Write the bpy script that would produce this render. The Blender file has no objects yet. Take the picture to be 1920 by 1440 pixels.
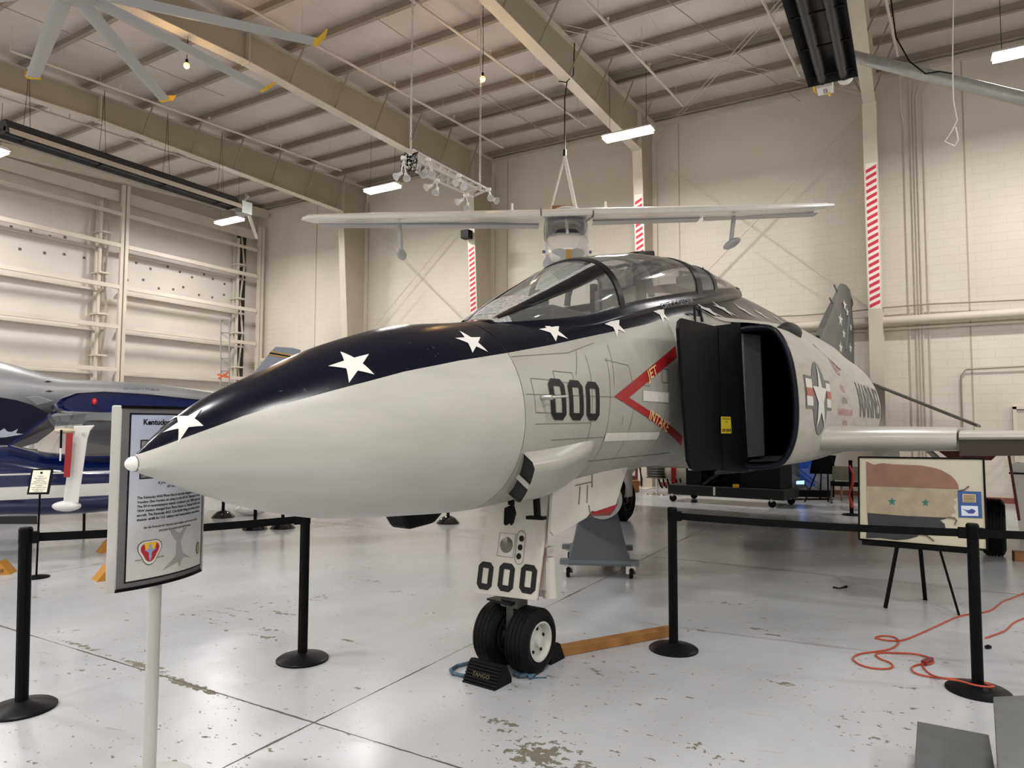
import bpy, bmesh, math, random
from math import sin, cos, tan, pi, radians, atan2, sqrt, floor as flr
from mathutils import Vector, Matrix
C = bpy.context.scene.collection
# ---------------------------------------------------------------- camera
FPX, EYE, PIT, YAW, ROLL = 1285.0, 1.72, radians(3.34), radians(30.23), radians(0.2)
cam_d = bpy.data.cameras.new('camera'); cam = bpy.data.objects.new('camera', cam_d); C.objects.link(cam)
cam_d.sensor_fit = 'HORIZONTAL'; cam_d.sensor_width = 36.0; cam_d.lens = 36.0*FPX/1920.0
cam_d.clip_start = 0.05; cam_d.clip_end = 200
FW = Vector((-sin(YAW)*cos(PIT), cos(YAW)*cos(PIT), sin(PIT)))
RT0 = Vector((cos(YAW), sin(YAW), 0)); UP0 = RT0.cross(FW)
RT = RT0*cos(ROLL)+UP0*sin(ROLL); UP = UP0*cos(ROLL)-RT0*sin(ROLL)
M = Matrix((RT, UP, -FW)).transposed().to_4x4(); M.translation = (0, 0, EYE)
cam.matrix_world = M
bpy.context.scene.camera = cam
# ---------------------------------------------------------------- world, exposure, daylight-free hall
sc = bpy.context.scene
w = bpy.data.worlds.new('world'); sc.world = w; w.use_nodes = True
w.node_tree.nodes['Background'].inputs[0].default_value = (0.8, 0.85, 1.0, 1)
w.node_tree.nodes['Background'].inputs[1].default_value = 0.02
sc.view_settings.view_transform = 'Standard'; sc.view_settings.look = 'None'
sc.view_settings.exposure = 0.5; sc.view_settings.gamma = 1.0; sc.view_settings.use_curve_mapping = False
LAMP_W = 210.0
sc.cycles.max_bounces = 8; sc.cycles.diffuse_bounces = 5; sc.cycles.glossy_bounces = 4
sc.cycles.transparent_max_bounces = 12
sc.cycles.sample_clamp_indirect = 6.0
# ---------------------------------------------------------------- measuring helpers: sight lines of the survey camera onto real planes
O = Vector((0, 0, EYE))
def ray(px, py): return FW + RT*((px-960)/FPX) - UP*((py-720)/FPX)
def onax(px, py, ax, v):
    d = ray(px, py); return O + d*((v-O[ax])/d[ax])
def at_x(px, py, x): return onax(px, py, 0, x)
def at_y(px, py, y): return onax(px, py, 1, y)
def at_z(px, py, z): return onax(px, py, 2, z)
def on_floor(px, py, z=0.0): return onax(px, py, 2, z)
def at_d(px, py, d): return O + ray(px, py)*d
# ---------------------------------------------------------------- materials
MATS = {}
def mat(name, col, rough=0.5, metal=0.0, spec=0.5, coat=0.0, emit=None, estr=0.0, var=0.0, vscale=8.0, bump=0.0, bscale=60.0, trans=0.0, rvar=0.0):
    if name in MATS: return MATS[name]
    m = bpy.data.materials.new(name); m.use_nodes = True; nt = m.node_tree; b = nt.nodes['Principled BSDF']
    b.inputs['Base Color'].default_value = (*col, 1); b.inputs['Roughness'].default_value = rough
    b.inputs['Metallic'].default_value = metal; b.inputs['Specular IOR Level'].default_value = spec
    b.inputs['Coat Weight'].default_value = coat; b.inputs['Coat Roughness'].default_value = 0.12
    b.inputs['Transmission Weight'].default_value = trans
    if emit: b.inputs['Emission Color'].default_value = (*emit, 1); b.inputs['Emission Strength'].default_value = estr
    tc = nt.nodes.new('ShaderNodeTexCoord')
    if var or rvar:
        n = nt.nodes.new('ShaderNodeTexNoise'); n.inputs['Scale'].default_value = vscale; n.inputs['Detail'].default_value = 5
        nt.links.new(tc.outputs['Object'], n.inputs['Vector'])
        if var:
            r = nt.nodes.new('ShaderNodeMapRange'); r.inputs[1].default_value = 0.3; r.inputs[2].default_value = 0.7
            r.inputs[3].default_value = 1-var; r.inputs[4].default_value = 1+var*0.5
            nt.links.new(n.outputs['Fac'], r.inputs[0])
            mx = nt.nodes.new('ShaderNodeVectorMath'); mx.operation = 'SCALE'; mx.inputs[0].default_value = col
            nt.links.new(r.outputs[0], mx.inputs['Scale']); nt.links.new(mx.outputs[0], b.inputs['Base Color'])
        if rvar:
            r2 = nt.nodes.new('ShaderNodeMapRange'); r2.inputs[3].default_value = max(0.02, rough-rvar); r2.inputs[4].default_value = rough+rvar
            r2.inputs[1].default_value = 0.3; r2.inputs[2].default_value = 0.7
            nt.links.new(n.outputs['Fac'], r2.inputs[0]); nt.links.new(r2.outputs[0], b.inputs['Roughness'])
    if bump:
        n2 = nt.nodes.new('ShaderNodeTexNoise'); n2.inputs['Scale'].default_value = bscale
        nt.links.new(tc.outputs['Object'], n2.inputs['Vector'])
        bp = nt.nodes.new('ShaderNodeBump'); bp.inputs['Strength'].default_value = bump; bp.inputs['Distance'].default_value = 0.01
        nt.links.new(n2.outputs['Fac'], bp.inputs['Height']); nt.links.new(bp.outputs[0], b.inputs['Normal'])
    MATS[name] = m; return m
def glass(name, tint=(0.75, 0.78, 0.8), rough=0.03, gloss=0.12, haze=0.0):
    if name in MATS: return MATS[name]
    m = bpy.data.materials.new(name); m.use_nodes = True; nt = m.node_tree; nt.nodes.clear()
    o = nt.nodes.new('ShaderNodeOutputMaterial'); t = nt.nodes.new('ShaderNodeBsdfTransparent'); t.inputs[0].default_value = (*tint, 1)
    g = nt.nodes.new('ShaderNodeBsdfGlossy'); g.inputs['Roughness'].default_value = rough
    f0 = nt.nodes.new('ShaderNodeLayerWeight'); f0.inputs[0].default_value = .5; f = nt.nodes.new('ShaderNodeMath'); f.operation = 'POWER'; f.inputs[1].default_value = 3.2; nt.links.new(f0.outputs['Facing'], f.inputs[0])
    a = nt.nodes.new('ShaderNodeMath'); a.operation = 'MULTIPLY_ADD'; a.inputs[1].default_value = .85; a.inputs[2].default_value = gloss; a.use_clamp = True
    x = nt.nodes.new('ShaderNodeMixShader')
    nt.links.new(f.outputs[0], a.inputs[0]); nt.links.new(a.outputs[0], x.inputs[0]); nt.links.new(t.outputs[0], x.inputs[1]); nt.links.new(g.outputs[0], x.inputs[2])
    hz = nt.nodes.new('ShaderNodeMixShader'); hz.inputs[0].default_value = haze; df = nt.nodes.new('ShaderNodeBsdfDiffuse'); df.inputs[0].default_value = (.6, .6, .6, 1)
    nt.links.new(x.outputs[0], hz.inputs[1]); nt.links.new(df.outputs[0], hz.inputs[2]); nt.links.new(hz.outputs[0], o.inputs[0]); MATS[name] = m; return m
class NT:
    """small helper for building node graphs"""
    def __init__(s, name, rough=0.5):
        s.m = bpy.data.materials.new(name); s.m.use_nodes = True; s.t = s.m.node_tree; s.b = s.t.nodes['Principled BSDF']
        s.b.inputs['Roughness'].default_value = rough
        s.tc = s.t.nodes.new('ShaderNodeTexCoord')
    def L(s, a, b): s.t.links.new(a, b)
    def put(s, sock, v):
        if isinstance(v, (int, float)): sock.default_value = v
        elif isinstance(v, (tuple, list)): sock.default_value = v if len(v) == len(sock.default_value) else (*v, 1)
        else: s.L(v, sock)
    def xyz(s, src=None):
        n = s.t.nodes.new('ShaderNodeSeparateXYZ'); s.L(src or s.tc.outputs['Object'], n.inputs[0]); return n.outputs
    def comb(s, x, y, z):
        n = s.t.nodes.new('ShaderNodeCombineXYZ'); [s.put(n.inputs[i], v) for i, v in enumerate((x, y, z))]; return n.outputs[0]
    def mth(s, op, a, b=0.0, c=0.0, clamp=False):
        n = s.t.nodes.new('ShaderNodeMath'); n.operation = op; n.use_clamp = clamp
        s.put(n.inputs[0], a); s.put(n.inputs[1], b); s.put(n.inputs[2], c); return n.outputs[0]
    def noise(s, scale, detail=3, vec=None, rough=0.5):
        n = s.t.nodes.new('ShaderNodeTexNoise'); n.inputs['Scale'].default_value = scale; n.inputs['Detail'].default_value = detail
        n.inputs['Roughness'].default_value = rough
        s.L(vec or s.tc.outputs['Object'], n.inputs['Vector']); return n.outputs['Fac']
    def rng(s, v, a, b, c=0.0, d=1.0):
        n = s.t.nodes.new('ShaderNodeMapRange'); s.put(n.inputs[0], v)
        for i, q in enumerate((a, b, c, d)): n.inputs[i+1].default_value = q
        return n.outputs[0]
    def mix(s, f, a, b):
        n = s.t.nodes.new('ShaderNodeMix'); n.data_type = 'RGBA'; s.put(n.inputs[0], f)
        s.put(n.inputs[6], a); s.put(n.inputs[7], b); return n.outputs[2]
# ---------------------------------------------------------------- mesh builder
def chain_matrix(o):
    m = Matrix()
    while o is not None: m = o.matrix_basis @ m; o = o.parent
    return m
def frame(d, up=Vector((0, 0, 1))):
    d = Vector(d).normalized()
    if abs(d.dot(up)) > 0.98: up = Vector((1, 0, 0))
    a = d.cross(up).normalized(); b = a.cross(d).normalized(); return d, a, b
class MB:
    def __init__(s): s.v = []; s.f = []; s.mi = []; s.cur = 0
    def face(s, idx): s.f.append(tuple(idx)); s.mi.append(s.cur)
    def add(s, vs): i = len(s.v); s.v += [Vector(q) for q in vs]; return i
    def poly(s, pts): i = s.add(pts); s.face(range(i, i+len(pts)))
    def box(s, c, size, rz=0.0, R=None):
        h = [q/2 for q in size]; i = len(s.v); R = R or Matrix.Rotation(rz, 3, 'Z'); c = Vector(c)
        for x in (-1, 1):
            for y in (-1, 1):
                for z in (-1, 1): s.v.append(c + R @ Vector((x*h[0], y*h[1], z*h[2])))
        for q in ((0, 1, 3, 2), (4, 6, 7, 5), (0, 4, 5, 1), (2, 3, 7, 6), (0, 2, 6, 4), (1, 5, 7, 3)): s.face([i+k for k in q])
        return s
    def hexa(s, b, t):
        """solid between two quads"""
        i = s.add(list(b)+list(t)); n = len(b)
        s.face([i+k for k in range(n)][::-1]); s.face([i+n+k for k in range(n)])
        for k in range(n): s.face((i+k, i+(k+1) % n, i+n+(k+1) % n, i+n+k))
        return s
    def prism(s, pts, off):
        off = Vector(off); return s.hexa([Vector(p) for p in pts], [Vector(p)+off for p in pts])
    def bar(s, p0, p1, w, h, up=Vector((0, 0, 1))):
        p0 = Vector(p0); p1 = Vector(p1); d, a, b = frame(p1-p0, Vector(up)); q = [(-w/2, -h/2), (w/2, -h/2), (w/2, h/2), (-w/2, h/2)]
        return s.hexa([p0+a*x+b*y for x, y in q], [p1+a*x+b*y for x, y in q])
    def tube(s, pts, r, n=8, cap=True):
        pts = [Vector(p) for p in pts]; rs = r if isinstance(r, (list, tuple)) else [r]*len(pts); rings = []; prev = None
        for k, p in enumerate(pts):
            d = (pts[min(k+1, len(pts)-1)]-pts[max(k-1, 0)])
            if prev is None: _, a, b = frame(d)
            else:
                d = d.normalized(); a = (prev - d*prev.dot(d))
                a = a.normalized() if a.length > 1e-6 else frame(d)[1]; b = a.cross(d).normalized()
            prev = a
            rings.append(s.add([p+(a*cos(2*pi*j/n)+b*sin(2*pi*j/n))*rs[k] for j in range(n)]))
        for k in range(len(rings)-1):
            for j in range(n): s.face((rings[k]+j, rings[k]+(j+1) % n, rings[k+1]+(j+1) % n, rings[k+1]+j))
        if cap: s.face([rings[0]+j for j in range(n)][::-1]); s.face([rings[-1]+j for j in range(n)])
        return s
    def cyl(s, p0, p1, r0, r1=None, n=16): return s.tube([p0, p1], [r0, r0 if r1 is None else r1], n)
    def lathe(s, prof, o=(0, 0, 0), axis=(0, 0, 1), n=24):
        """prof: (radius, height) pairs along axis"""
        o = Vector(o); d, a, b = frame(axis); rings = []
        for r, h in prof:
            if r < 1e-6: rings.append([s.add([o+d*h])])
            else:
                i = s.add([o+d*h+(a*cos(2*pi*j/n)+b*sin(2*pi*j/n))*r for j in range(n)]); rings.append([i+j for j in range(n)])
        for k in range(len(rings)-1):
            A, B = rings[k], rings[k+1]
            if len(A) == 1 and len(B) == 1: continue
            for j in range(n):
                if len(A) == 1: s.face((A[0], B[(j+1) % n], B[j]))
                elif len(B) == 1: s.face((A[j], A[(j+1) % n], B[0]))
                else: s.face((A[j], A[(j+1) % n], B[(j+1) % n], B[j]))
        return s
    def ball(s, c, r, n=12, sc3=(1, 1, 1)):
        c = Vector(c); i0 = len(s.v)
        s.lathe([(0, -r)]+[(r*cos(t), r*sin(t)) for t in [-pi/2+pi*k/(n//2) for k in range(1, n//2)]]+[(0, r)], (0, 0, 0), (0, 0, 1), n)
        for k in range(i0, len(s.v)): s.v[k] = c+Vector([s.v[k][j]*sc3[j] for j in range(3)])
        return s
    def grid(s, rows, closed=False, flip=False):
        idx = [s.add(r) for r in rows]; n = len(rows[0])
        for k in range(len(rows)-1):
            for j in range(n if closed else n-1):
                q = (idx[k]+j, idx[k]+(j+1) % n, idx[k+1]+(j+1) % n, idx[k+1]+j)
                s.face(q[::-1] if flip else q)
        return s
    def build(s, name, mats, parent=None, world=False, smooth=None, kind=None, label=None, cat=None, group=None, bevel=0.0, origin=True):
        me = bpy.data.meshes.new(name); off = Vector((0, 0, 0)); vs = s.v
        if parent is not None and world:
            inv = chain_matrix(parent).inverted(); vs = [inv @ v for v in vs]
        elif parent is None and origin and vs:
            xs = [v.x for v in vs]; ys = [v.y for v in vs]; off = Vector(((min(xs)+max(xs))/2, (min(ys)+max(ys))/2, min(v.z for v in vs)))
            vs = [v-off for v in vs]
        me.from_pydata([tuple(v) for v in vs], [], s.f)
        for m in (mats if isinstance(mats, (list, tuple)) else [mats]): me.materials.append(m)
        if any(s.mi): me.polygons.foreach_set('material_index', s.mi)
        bm = bmesh.new(); bm.from_mesh(me); bmesh.ops.recalc_face_normals(bm, faces=bm.faces)
        if bevel: bmesh.ops.bevel(bm, geom=[e for e in bm.edges if len(e.link_faces) == 2 and e.calc_face_angle(0) > 0.6], offset=bevel, segments=2, affect='EDGES', profile=0.5)
        if smooth is not None:
            a = radians(smooth)
            for f in bm.faces: f.smooth = True
            for e in bm.edges:
                if len(e.link_faces) == 2 and e.calc_face_angle(0) > a: e.smooth = False
        bm.to_mesh(me); bm.free()
        o = bpy.data.objects.new(name, me); C.objects.link(o); o.location = off if parent is None else (0, 0, 0)
        if parent is not None: o.parent = parent
        tag(o, label, cat, group, kind); return o
def tag(o, label=None, cat=None, group=None, kind=None):
    if label: o['label'] = label
    if cat: o['category'] = cat
    if group: o['group'] = group
    if kind: o['kind'] = kind
    return o
def thing(name, label, cat, loc=(0, 0, 0), rz=0.0, group=None):
    o = bpy.data.objects.new(name, None); C.objects.link(o); o.location = loc; o.rotation_euler = (0, 0, rz)
    o.empty_display_size = 0.1; return tag(o, label, cat, group)
def dup(root, loc=None, rz=None, label=None, group=None):
    def cp(o, par):
        c = o.copy(); C.objects.link(c); c.parent = par
        for ch in [x for x in bpy.data.objects if x.parent == o]: cp(ch, c)
        return c
    r = cp(root, None)
    if loc is not None: r.location = loc
    if rz is not None: r.rotation_euler = (0, 0, rz)
    if label: r['label'] = label
    if group: r['group'] = group
    return r
TXT = {}
def text2d(body, size=1.0, shear=0.0, bold=0.0, align='CENTER', space=1.0):
    """text as flat 2D geometry: verts (x, y), faces"""
    cu = bpy.data.curves.new('lettering', 'FONT'); cu.body = body; cu.size = size; cu.shear = shear; cu.offset = bold*size
    cu.align_x = align; cu.align_y = 'CENTER'; cu.resolution_u = 2; cu.space_character = space
    o = bpy.data.objects.new('lettering', cu); C.objects.link(o)
    dg = bpy.context.evaluated_depsgraph_get(); me = bpy.data.meshes.new_from_object(o.evaluated_get(dg))
    vs = [tuple(v.co[:2]) for v in me.vertices]; fs = [tuple(p.vertices) for p in me.polygons]
    bpy.data.objects.remove(o); bpy.data.curves.remove(cu); bpy.data.meshes.remove(me); return vs, fs
def put_text(mb, body, mapf, size, **k):
    vs, fs = text2d(body, size, **k); i = mb.add([mapf(x, y) for x, y in vs])
    for f in fs: mb.face([i+q for q in f])
def slice_poly(polys, step):
    """cut flat 2D polygons into cells so that they can follow a curved skin; returns verts, faces"""
    bm = bmesh.new()
    for p in polys: bm.faces.new([bm.verts.new((x, y, 0)) for x, y in p])
    xs = [v.co.x for v in bm.verts]; ys = [v.co.y for v in bm.verts]
    for ax, lo, hi in ((0, min(xs), max(xs)), (1, min(ys), max(ys))):
        k = flr(lo/step)+1
        while k*step < hi:
            co = [0, 0, 0]; co[ax] = k*step; no = [0, 0, 0]; no[ax] = 1
            bmesh.ops.bisect_plane(bm, geom=bm.verts[:]+bm.edges[:]+bm.faces[:], plane_co=co, plane_no=no); k += 1
    bm.verts.index_update(); vs = [tuple(v.co[:2]) for v in bm.verts]; fs = [tuple(v.index for v in f.verts) for f in bm.faces]
    bm.free(); return vs, fs
def slice_mesh(vs, fs, step):
    bm = bmesh.new(); bv = [bm.verts.new((x, y, 0)) for x, y in vs]
    for f in fs:
        try: bm.faces.new([bv[q] for q in f])
        except ValueError: pass
    for ax in (0, 1):
        lo = min(v[ax] for v in vs); hi = max(v[ax] for v in vs); k = flr(lo/step)+1
        while k*step < hi:
            co = [0, 0, 0]; co[ax] = k*step; no = [0, 0, 0]; no[ax] = 1
            bmesh.ops.bisect_plane(bm, geom=bm.verts[:]+bm.edges[:]+bm.faces[:], plane_co=co, plane_no=no); k += 1
    bm.verts.index_update(); a = [tuple(v.co[:2]) for v in bm.verts]; b = [tuple(v.index for v in f.verts) for f in bm.faces]; bm.free(); return a, b
def star2d(cx, cy, r, rot=0.0, inner=0.40, sx=1.0):
    out = []
    for k in range(10):
        q = r if k % 2 == 0 else r*inner; a = rot+pi/2+k*pi/5; out.append((cx+q*cos(a)*sx, cy+q*sin(a)))
    return out
def star_polys(cx, cy, r, rot=0.0, inner=0.40, sx=1.0):
    s = star2d(cx, cy, r, rot, inner, sx); return [[(cx, cy), s[k-1], s[k], s[(k+1) % 10]] for k in range(0, 10, 2)]
def digit0(cx, cy, w, h, t, c=0.28):
    """stencil-like octagonal zero as four-sided strips"""
    def oc(w, h, c): return [(-w/2+c, -h/2), (w/2-c, -h/2), (w/2, -h/2+c), (w/2, h/2-c), (w/2-c, h/2), (-w/2+c, h/2), (-w/2, h/2-c), (-w/2, -h/2+c)]
    o = oc(w, h, c*w*0.8); i = oc(w-2*t, h-2*t, 0.02*w); return [[(cx+o[k][0], cy+o[k][1]), (cx+o[(k+1) % 8][0], cy+o[(k+1) % 8][1]), (cx+i[(k+1) % 8][0], cy+i[(k+1) % 8][1]), (cx+i[k][0], cy+i[k][1])] for k in range(8)]
def pch(xk, yk, x):
    n = len(xk); h = [xk[i+1]-xk[i] for i in range(n-1)]; d = [(yk[i+1]-yk[i])/h[i] for i in range(n-1)]; m = [0]*n; m[0] = d[0]; m[-1] = d[-1]
    for i in range(1, n-1): m[i] = 0 if d[i-1]*d[i] <= 0 else 2*d[i-1]*d[i]/(d[i-1]+d[i])
    i = 0
    while i < n-2 and x > xk[i+1]: i += 1
    t = (min(max(x, xk[0]), xk[-1])-xk[i])/h[i]
    return yk[i]*(2*t**3-3*t**2+1)+h[i]*m[i]*(t**3-2*t**2+t)+yk[i+1]*(3*t**2-2*t**3)+h[i]*m[i+1]*(t**3-t**2)
# shared finishes
M_STEEL = mat('painted_steel', (0.58, 0.53, 0.46), 0.55, var=0.06, vscale=1.5)
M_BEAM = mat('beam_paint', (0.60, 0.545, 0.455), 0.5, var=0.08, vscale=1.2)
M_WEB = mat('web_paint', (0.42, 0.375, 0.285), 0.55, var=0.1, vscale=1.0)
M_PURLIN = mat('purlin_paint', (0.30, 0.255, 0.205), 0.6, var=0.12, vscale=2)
M_WHITE = mat('white_enamel', (0.8, 0.8, 0.78), 0.35)
M_BLACK = mat('black_plastic', (0.003, 0.003, 0.0035), 0.42, spec=.08)
M_BLACKM = mat('black_metal', (0.0035, 0.0035, 0.004), 0.42, spec=.08, bump=0.02)
M_RUBBER = mat('rubber', (0.005, 0.005, 0.0055), 0.55, spec=.10, var=0.2, vscale=20)
M_CHROME = mat('chrome', (0.7, 0.7, 0.7), 0.15, 1.0)
M_ALU = mat('aluminium', (0.6, 0.6, 0.6), 0.35, 1.0)
M_GALV = mat('galvanised', (0.42, 0.44, 0.44), 0.45, 0.6, var=0.12, vscale=12)
M_DARK = mat('dark_parts_openings', (0.008, 0.008, 0.009), 0.6)  # dark parts; in openings this colour paints the shade within
M_GREYP = mat('grey_paint', (0.13, 0.15, 0.17), 0.45, var=0.08)
M_RED = mat('red_paint', (0.26, 0.008, 0.012), 0.4)
M_YEL = mat('yellow_paint', (0.75, 0.48, 0.02), 0.5)
M_WOOD = mat('wood', (0.27, 0.12, 0.03), 0.5, var=0.3, vscale=6)
M_BLUE = mat('navy_gloss', (0.003, 0.008, 0.07), 0.12, spec=.3, coat=0.25)
M_INK = mat('ink_black', (0.008, 0.008, 0.01), 0.6, spec=.15)
# ================================================================ THE HALL
WY, WX = 18.77, -23.1            # back wall, left wall
def roofz(y): return 10.56-0.0595*(WY-y)
# floor ----------------------------------------------------------
def floor_material():
    n = NT('floor_paint'); o = n.xyz(); x, y = o[0], o[1]
    wob = n.noise(1.3, 4); wob2 = n.noise(14, 3)
    base = n.mix(n.rng(n.noise(0.35, 5), 0.35, 0.65), (0.40, 0.415, 0.44), (0.50, 0.515, 0.54))
    smear = n.rng(n.noise(2.2, 3, n.comb(n.mth('MULTIPLY', x, 1.0), n.mth('MULTIPLY', y, 0.35), 0.0)), 0.25, 0.8)
    base = n.mix(n.mth('MULTIPLY', smear, 0.5), base, (0.38, 0.385, 0.39))
    # chips: small flecks everywhere, thick patches in places
    clump = n.noise(0.8, 3); fleck = n.noise(9, 4, n.comb(x, n.mth('MULTIPLY', y, 1.7), 0.0), 0.62)
    thr = n.rng(clump, 0.33, 0.70, 0.725, 0.605)
    chip = n.mth('GREATER_THAN', fleck, thr)
    fine = n.mth('MULTIPLY', n.mth('GREATER_THAN', n.noise(34, 2), 0.70), n.mth('GREATER_THAN', clump, 0.45))
    chip = n.mth('MAXIMUM', chip, fine)
    def vm(op, a, b):
        q = n.t.nodes.new('ShaderNodeVectorMath'); q.operation = op; n.L(a, q.inputs[0])
        if b is not None: q.inputs[1].default_value = b
        return q.outputs[1 if op == 'LENGTH' else 0]
    thrs = None      # worn spots: centre, radii, threshold at the centre
    for a in ((1010, 1415, .22, .16, .40), (950, 1370, .12, .1, .5), (1100, 1440, .2, .1, .5), (270, 1248, .22, .05, .36), (350, 1283, .3, .035, .33), (150, 1210, .25, .03, .38), (500, 1195, .2, .05, .46), (1460, 1280, .14, .05, .46, 30), (600, 1120, .35, .12, .53), (500, 1180, .3, .1, .52), (745, 1110, .4, .2, .55), (940, 1355, .15, .05, .45), (1300, 1400, .15, .12, .53), (1450, 1190, .15, .08, .5), (130, 1180, .3, .2, .56), (590, 1125, .22, .04, .46), (700, 1090, .3, .06, .5), (650, 1200, .2, .05, .5), (200, 1105, .25, .04, .5), (560, 1235, .15, .03, .47), (1240, 1010, .3, .1, .52), (1700, 1290, .1, .04, .47), (1420, 1180, .12, .06, .48), (1350, 1420, .12, .08, .5), (1640, 1385, .2, .05, .5), (880, 1300, .1, .04, .5), (1310, 1180, .3, .2, .55), (530, 1150, .25, .05, .46), (1350, 1130, .15, .1, .5)):
        c = on_floor(a[0], a[1]); d = vm('LENGTH', vm('MULTIPLY', vm('SUBTRACT', n.tc.outputs['Object'], (c.x, c.y, 0)), (1/a[2], 1/a[3], 0)), None)
        t = n.mth('MULTIPLY_ADD', d, 0.20, a[4]-.02); thrs = t if thrs is None else n.mth('MINIMUM', thrs, t)
    chip = n.mth('MAXIMUM', chip, n.mth('GREATER_THAN', n.noise(17, 4, None, 0.6), thrs))
    joint = None
    jw = n.mth('MULTIPLY_ADD', n.rng(wob, 0.42, 0.68), 0.009, 0.0035)
    xs = n.mth('ADD', x, n.mth('MULTIPLY', n.mth('SUBTRACT', wob2, 0.5), 0.012)); ys = n.mth('ADD', y, n.mth('MULTIPLY', n.mth('SUBTRACT', wob2, 0.5), 0.012))
    for src, at in [(xs, q) for q in (-14.2, -8.6, -3.02, 2.5, 8.1)]+[(ys, q) for q in (-2.9, 2.93, 8.75, 14.6)]:
        j = n.mth('LESS_THAN', n.mth('ABSOLUTE', n.mth('SUBTRACT', src, at)), jw)
        joint = j if joint is None else n.mth('MAXIMUM', joint, j)
    scratch = n.mth('GREATER_THAN', n.noise(5, 5, n.comb(n.mth('MULTIPLY', n.mth('ADD', x, n.mth('MULTIPLY', y, 0.25)), 0.5), n.mth('MULTIPLY', n.mth('SUBTRACT', y, n.mth('MULTIPLY', x, 0.25)), 9.0), 0.0)), 0.70)
    base = n.mix(n.mth('MULTIPLY', scratch, 0.45), base, (0.25, 0.23, 0.19))
    col = n.mix(n.mth('MAXIMUM', chip, joint), base, n.mix(n.noise(20, 3), (0.10, 0.092, 0.07), (0.19, 0.175, 0.13)))
    col = n.mix(joint, col, (0.075, 0.07, 0.055))
    n.L(col, n.b.inputs['Base Color'])
    rough = n.rng(n.noise(0.7, 2), 0.25, 0.75, 0.13, 0.32)
    n.L(n.mix(n.mth('MAXIMUM', chip, joint), n.comb(rough, rough, rough), (0.7, 0.7, 0.7)), n.b.inputs['Roughness'])
    n.b.inputs['Specular IOR Level'].default_value = 0.6
    bp = n.t.nodes.new('ShaderNodeBump'); bp.inputs['Strength'].default_value = 0.25; bp.inputs['Distance'].default_value = 0.02
    n.L(n.noise(1.8, 3), bp.inputs['Height']); n.L(bp.outputs[0], n.b.inputs['Normal']); return n.m
MB().hexa([(WX-0.6, -14, -0.2), (14, -14, -0.2), (14, WY+0.3, -0.2), (WX-0.6, WY+0.3, -0.2)], [(WX-0.6, -14, 0), (14, -14, 0), (14, WY+0.3, 0), (WX-0.6, WY+0.3, 0)]).build('floor', floor_material(), kind='structure', origin=False)
# walls ----------------------------------------------------------
def block_material():
    n = NT('painted_block', 0.6); o = n.xyz()
    v = n.comb(n.mth('ADD', o[0], o[1]), o[2], 0.0)
    br = n.t.nodes.new('ShaderNodeTexBrick'); n.L(v, br.inputs['Vector']); br.inputs['Scale'].default_value = 1.0
    br.inputs['Brick Width'].default_value = 0.61; br.inputs['Row Height'].default_value = 0.203; br.inputs['Mortar Size'].default_value = 0.006
    br.inputs['Mortar Smooth'].default_value = 0.3
    tint = n.mix(n.rng(n.noise(0.5, 4), 0.35, 0.65), (0.60, 0.55, 0.475), (0.66, 0.61, 0.535))
    low = n.rng(o[2], 8.6, 7.0)      # block courses show in the lower wall, smooth panels above
    n.L(n.mix(n.mth('MULTIPLY', n.mth('MULTIPLY', br.outputs['Fac'], 0.38), n.rng(o[2], 9.2, 7.6)), tint, (0.40, 0.35, 0.27)), n.b.inputs['Base Color'])
    return n.m
M_BLOCK = block_material()
M_PANEL = mat('wall_panel', (0.62, 0.575, 0.525), 0.6, var=0.05, vscale=0.8)
wb = MB(); wb.box(((WX+14)/2, WY+0.15, 5.4), (14-WX+0.8, 0.3, 10.8)); wb.build('wall_back', M_BLOCK, kind='structure', origin=False)
for k, x in enumerate((-19.7, -11.12, -5.5, 1.22)):
    MB().box((x, WY-0.004, 5.2), (0.028, 0.012, 10.3)).build('trim_%d' % (k+1), mat('joint_seal', (0.40, 0.34, 0.26), 0.7), kind='structure')
wl = MB(); wl.box((WX-0.1, 2.4, 5.2), (0.2, 33, 10.4)); wl.build('wall_left', M_PANEL, kind='structure', origin=False)
MB().box((14.1, 2.4, 5.2), (0.2, 33.2, 10.4)).build('wall_right', M_BLOCK, kind='structure', origin=False)
MB().box((-4.6, -14.1, 5.2), (38, 0.2, 10.4)).build('wall_front', M_PANEL, kind='structure', origin=False)
def ceil_material():
    n = NT('roof_blanket', 0.55); o = n.xyz()
    seam = n.mth('LESS_THAN', n.mth('ABSOLUTE', n.mth('SUBTRACT', n.mth('FRACT', n.mth('DIVIDE', n.mth('ADD', o[0], 40.0), 1.82)), 0.5)), 0.004)
    t = n.mix(n.rng(n.noise(0.9, 5), 0.3, 0.7), (0.56, 0.50, 0.46), (0.66, 0.60, 0.56))
    n.L(n.mix(n.mth('MULTIPLY', seam, 0.5), t, (0.36, 0.31, 0.26)), n.b.inputs['Base Color'])
    bp = n.t.nodes.new('ShaderNodeBump'); bp.inputs['Strength'].default_value = 0.5; bp.inputs['Distance'].default_value = 0.08
    n.L(n.noise(1.2, 2), bp.inputs['Height']); n.L(bp.outputs[0], n.b.inputs['Normal']); return n.m
z0, z1 = roofz(-14), roofz(WY+0.3)
MB().hexa([(WX-0.3, -14, z0), (14, -14, z0), (14, WY+0.3, z1), (WX-0.3, WY+0.3, z1)], [(WX-0.3, -14, z0+.15), (14, -14, z0+.15), (14, WY+0.3, z1+.15), (WX-0.3, WY+0.3, z1+.15)]).build('ceiling', ceil_material(), kind='structure', origin=False)
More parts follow.
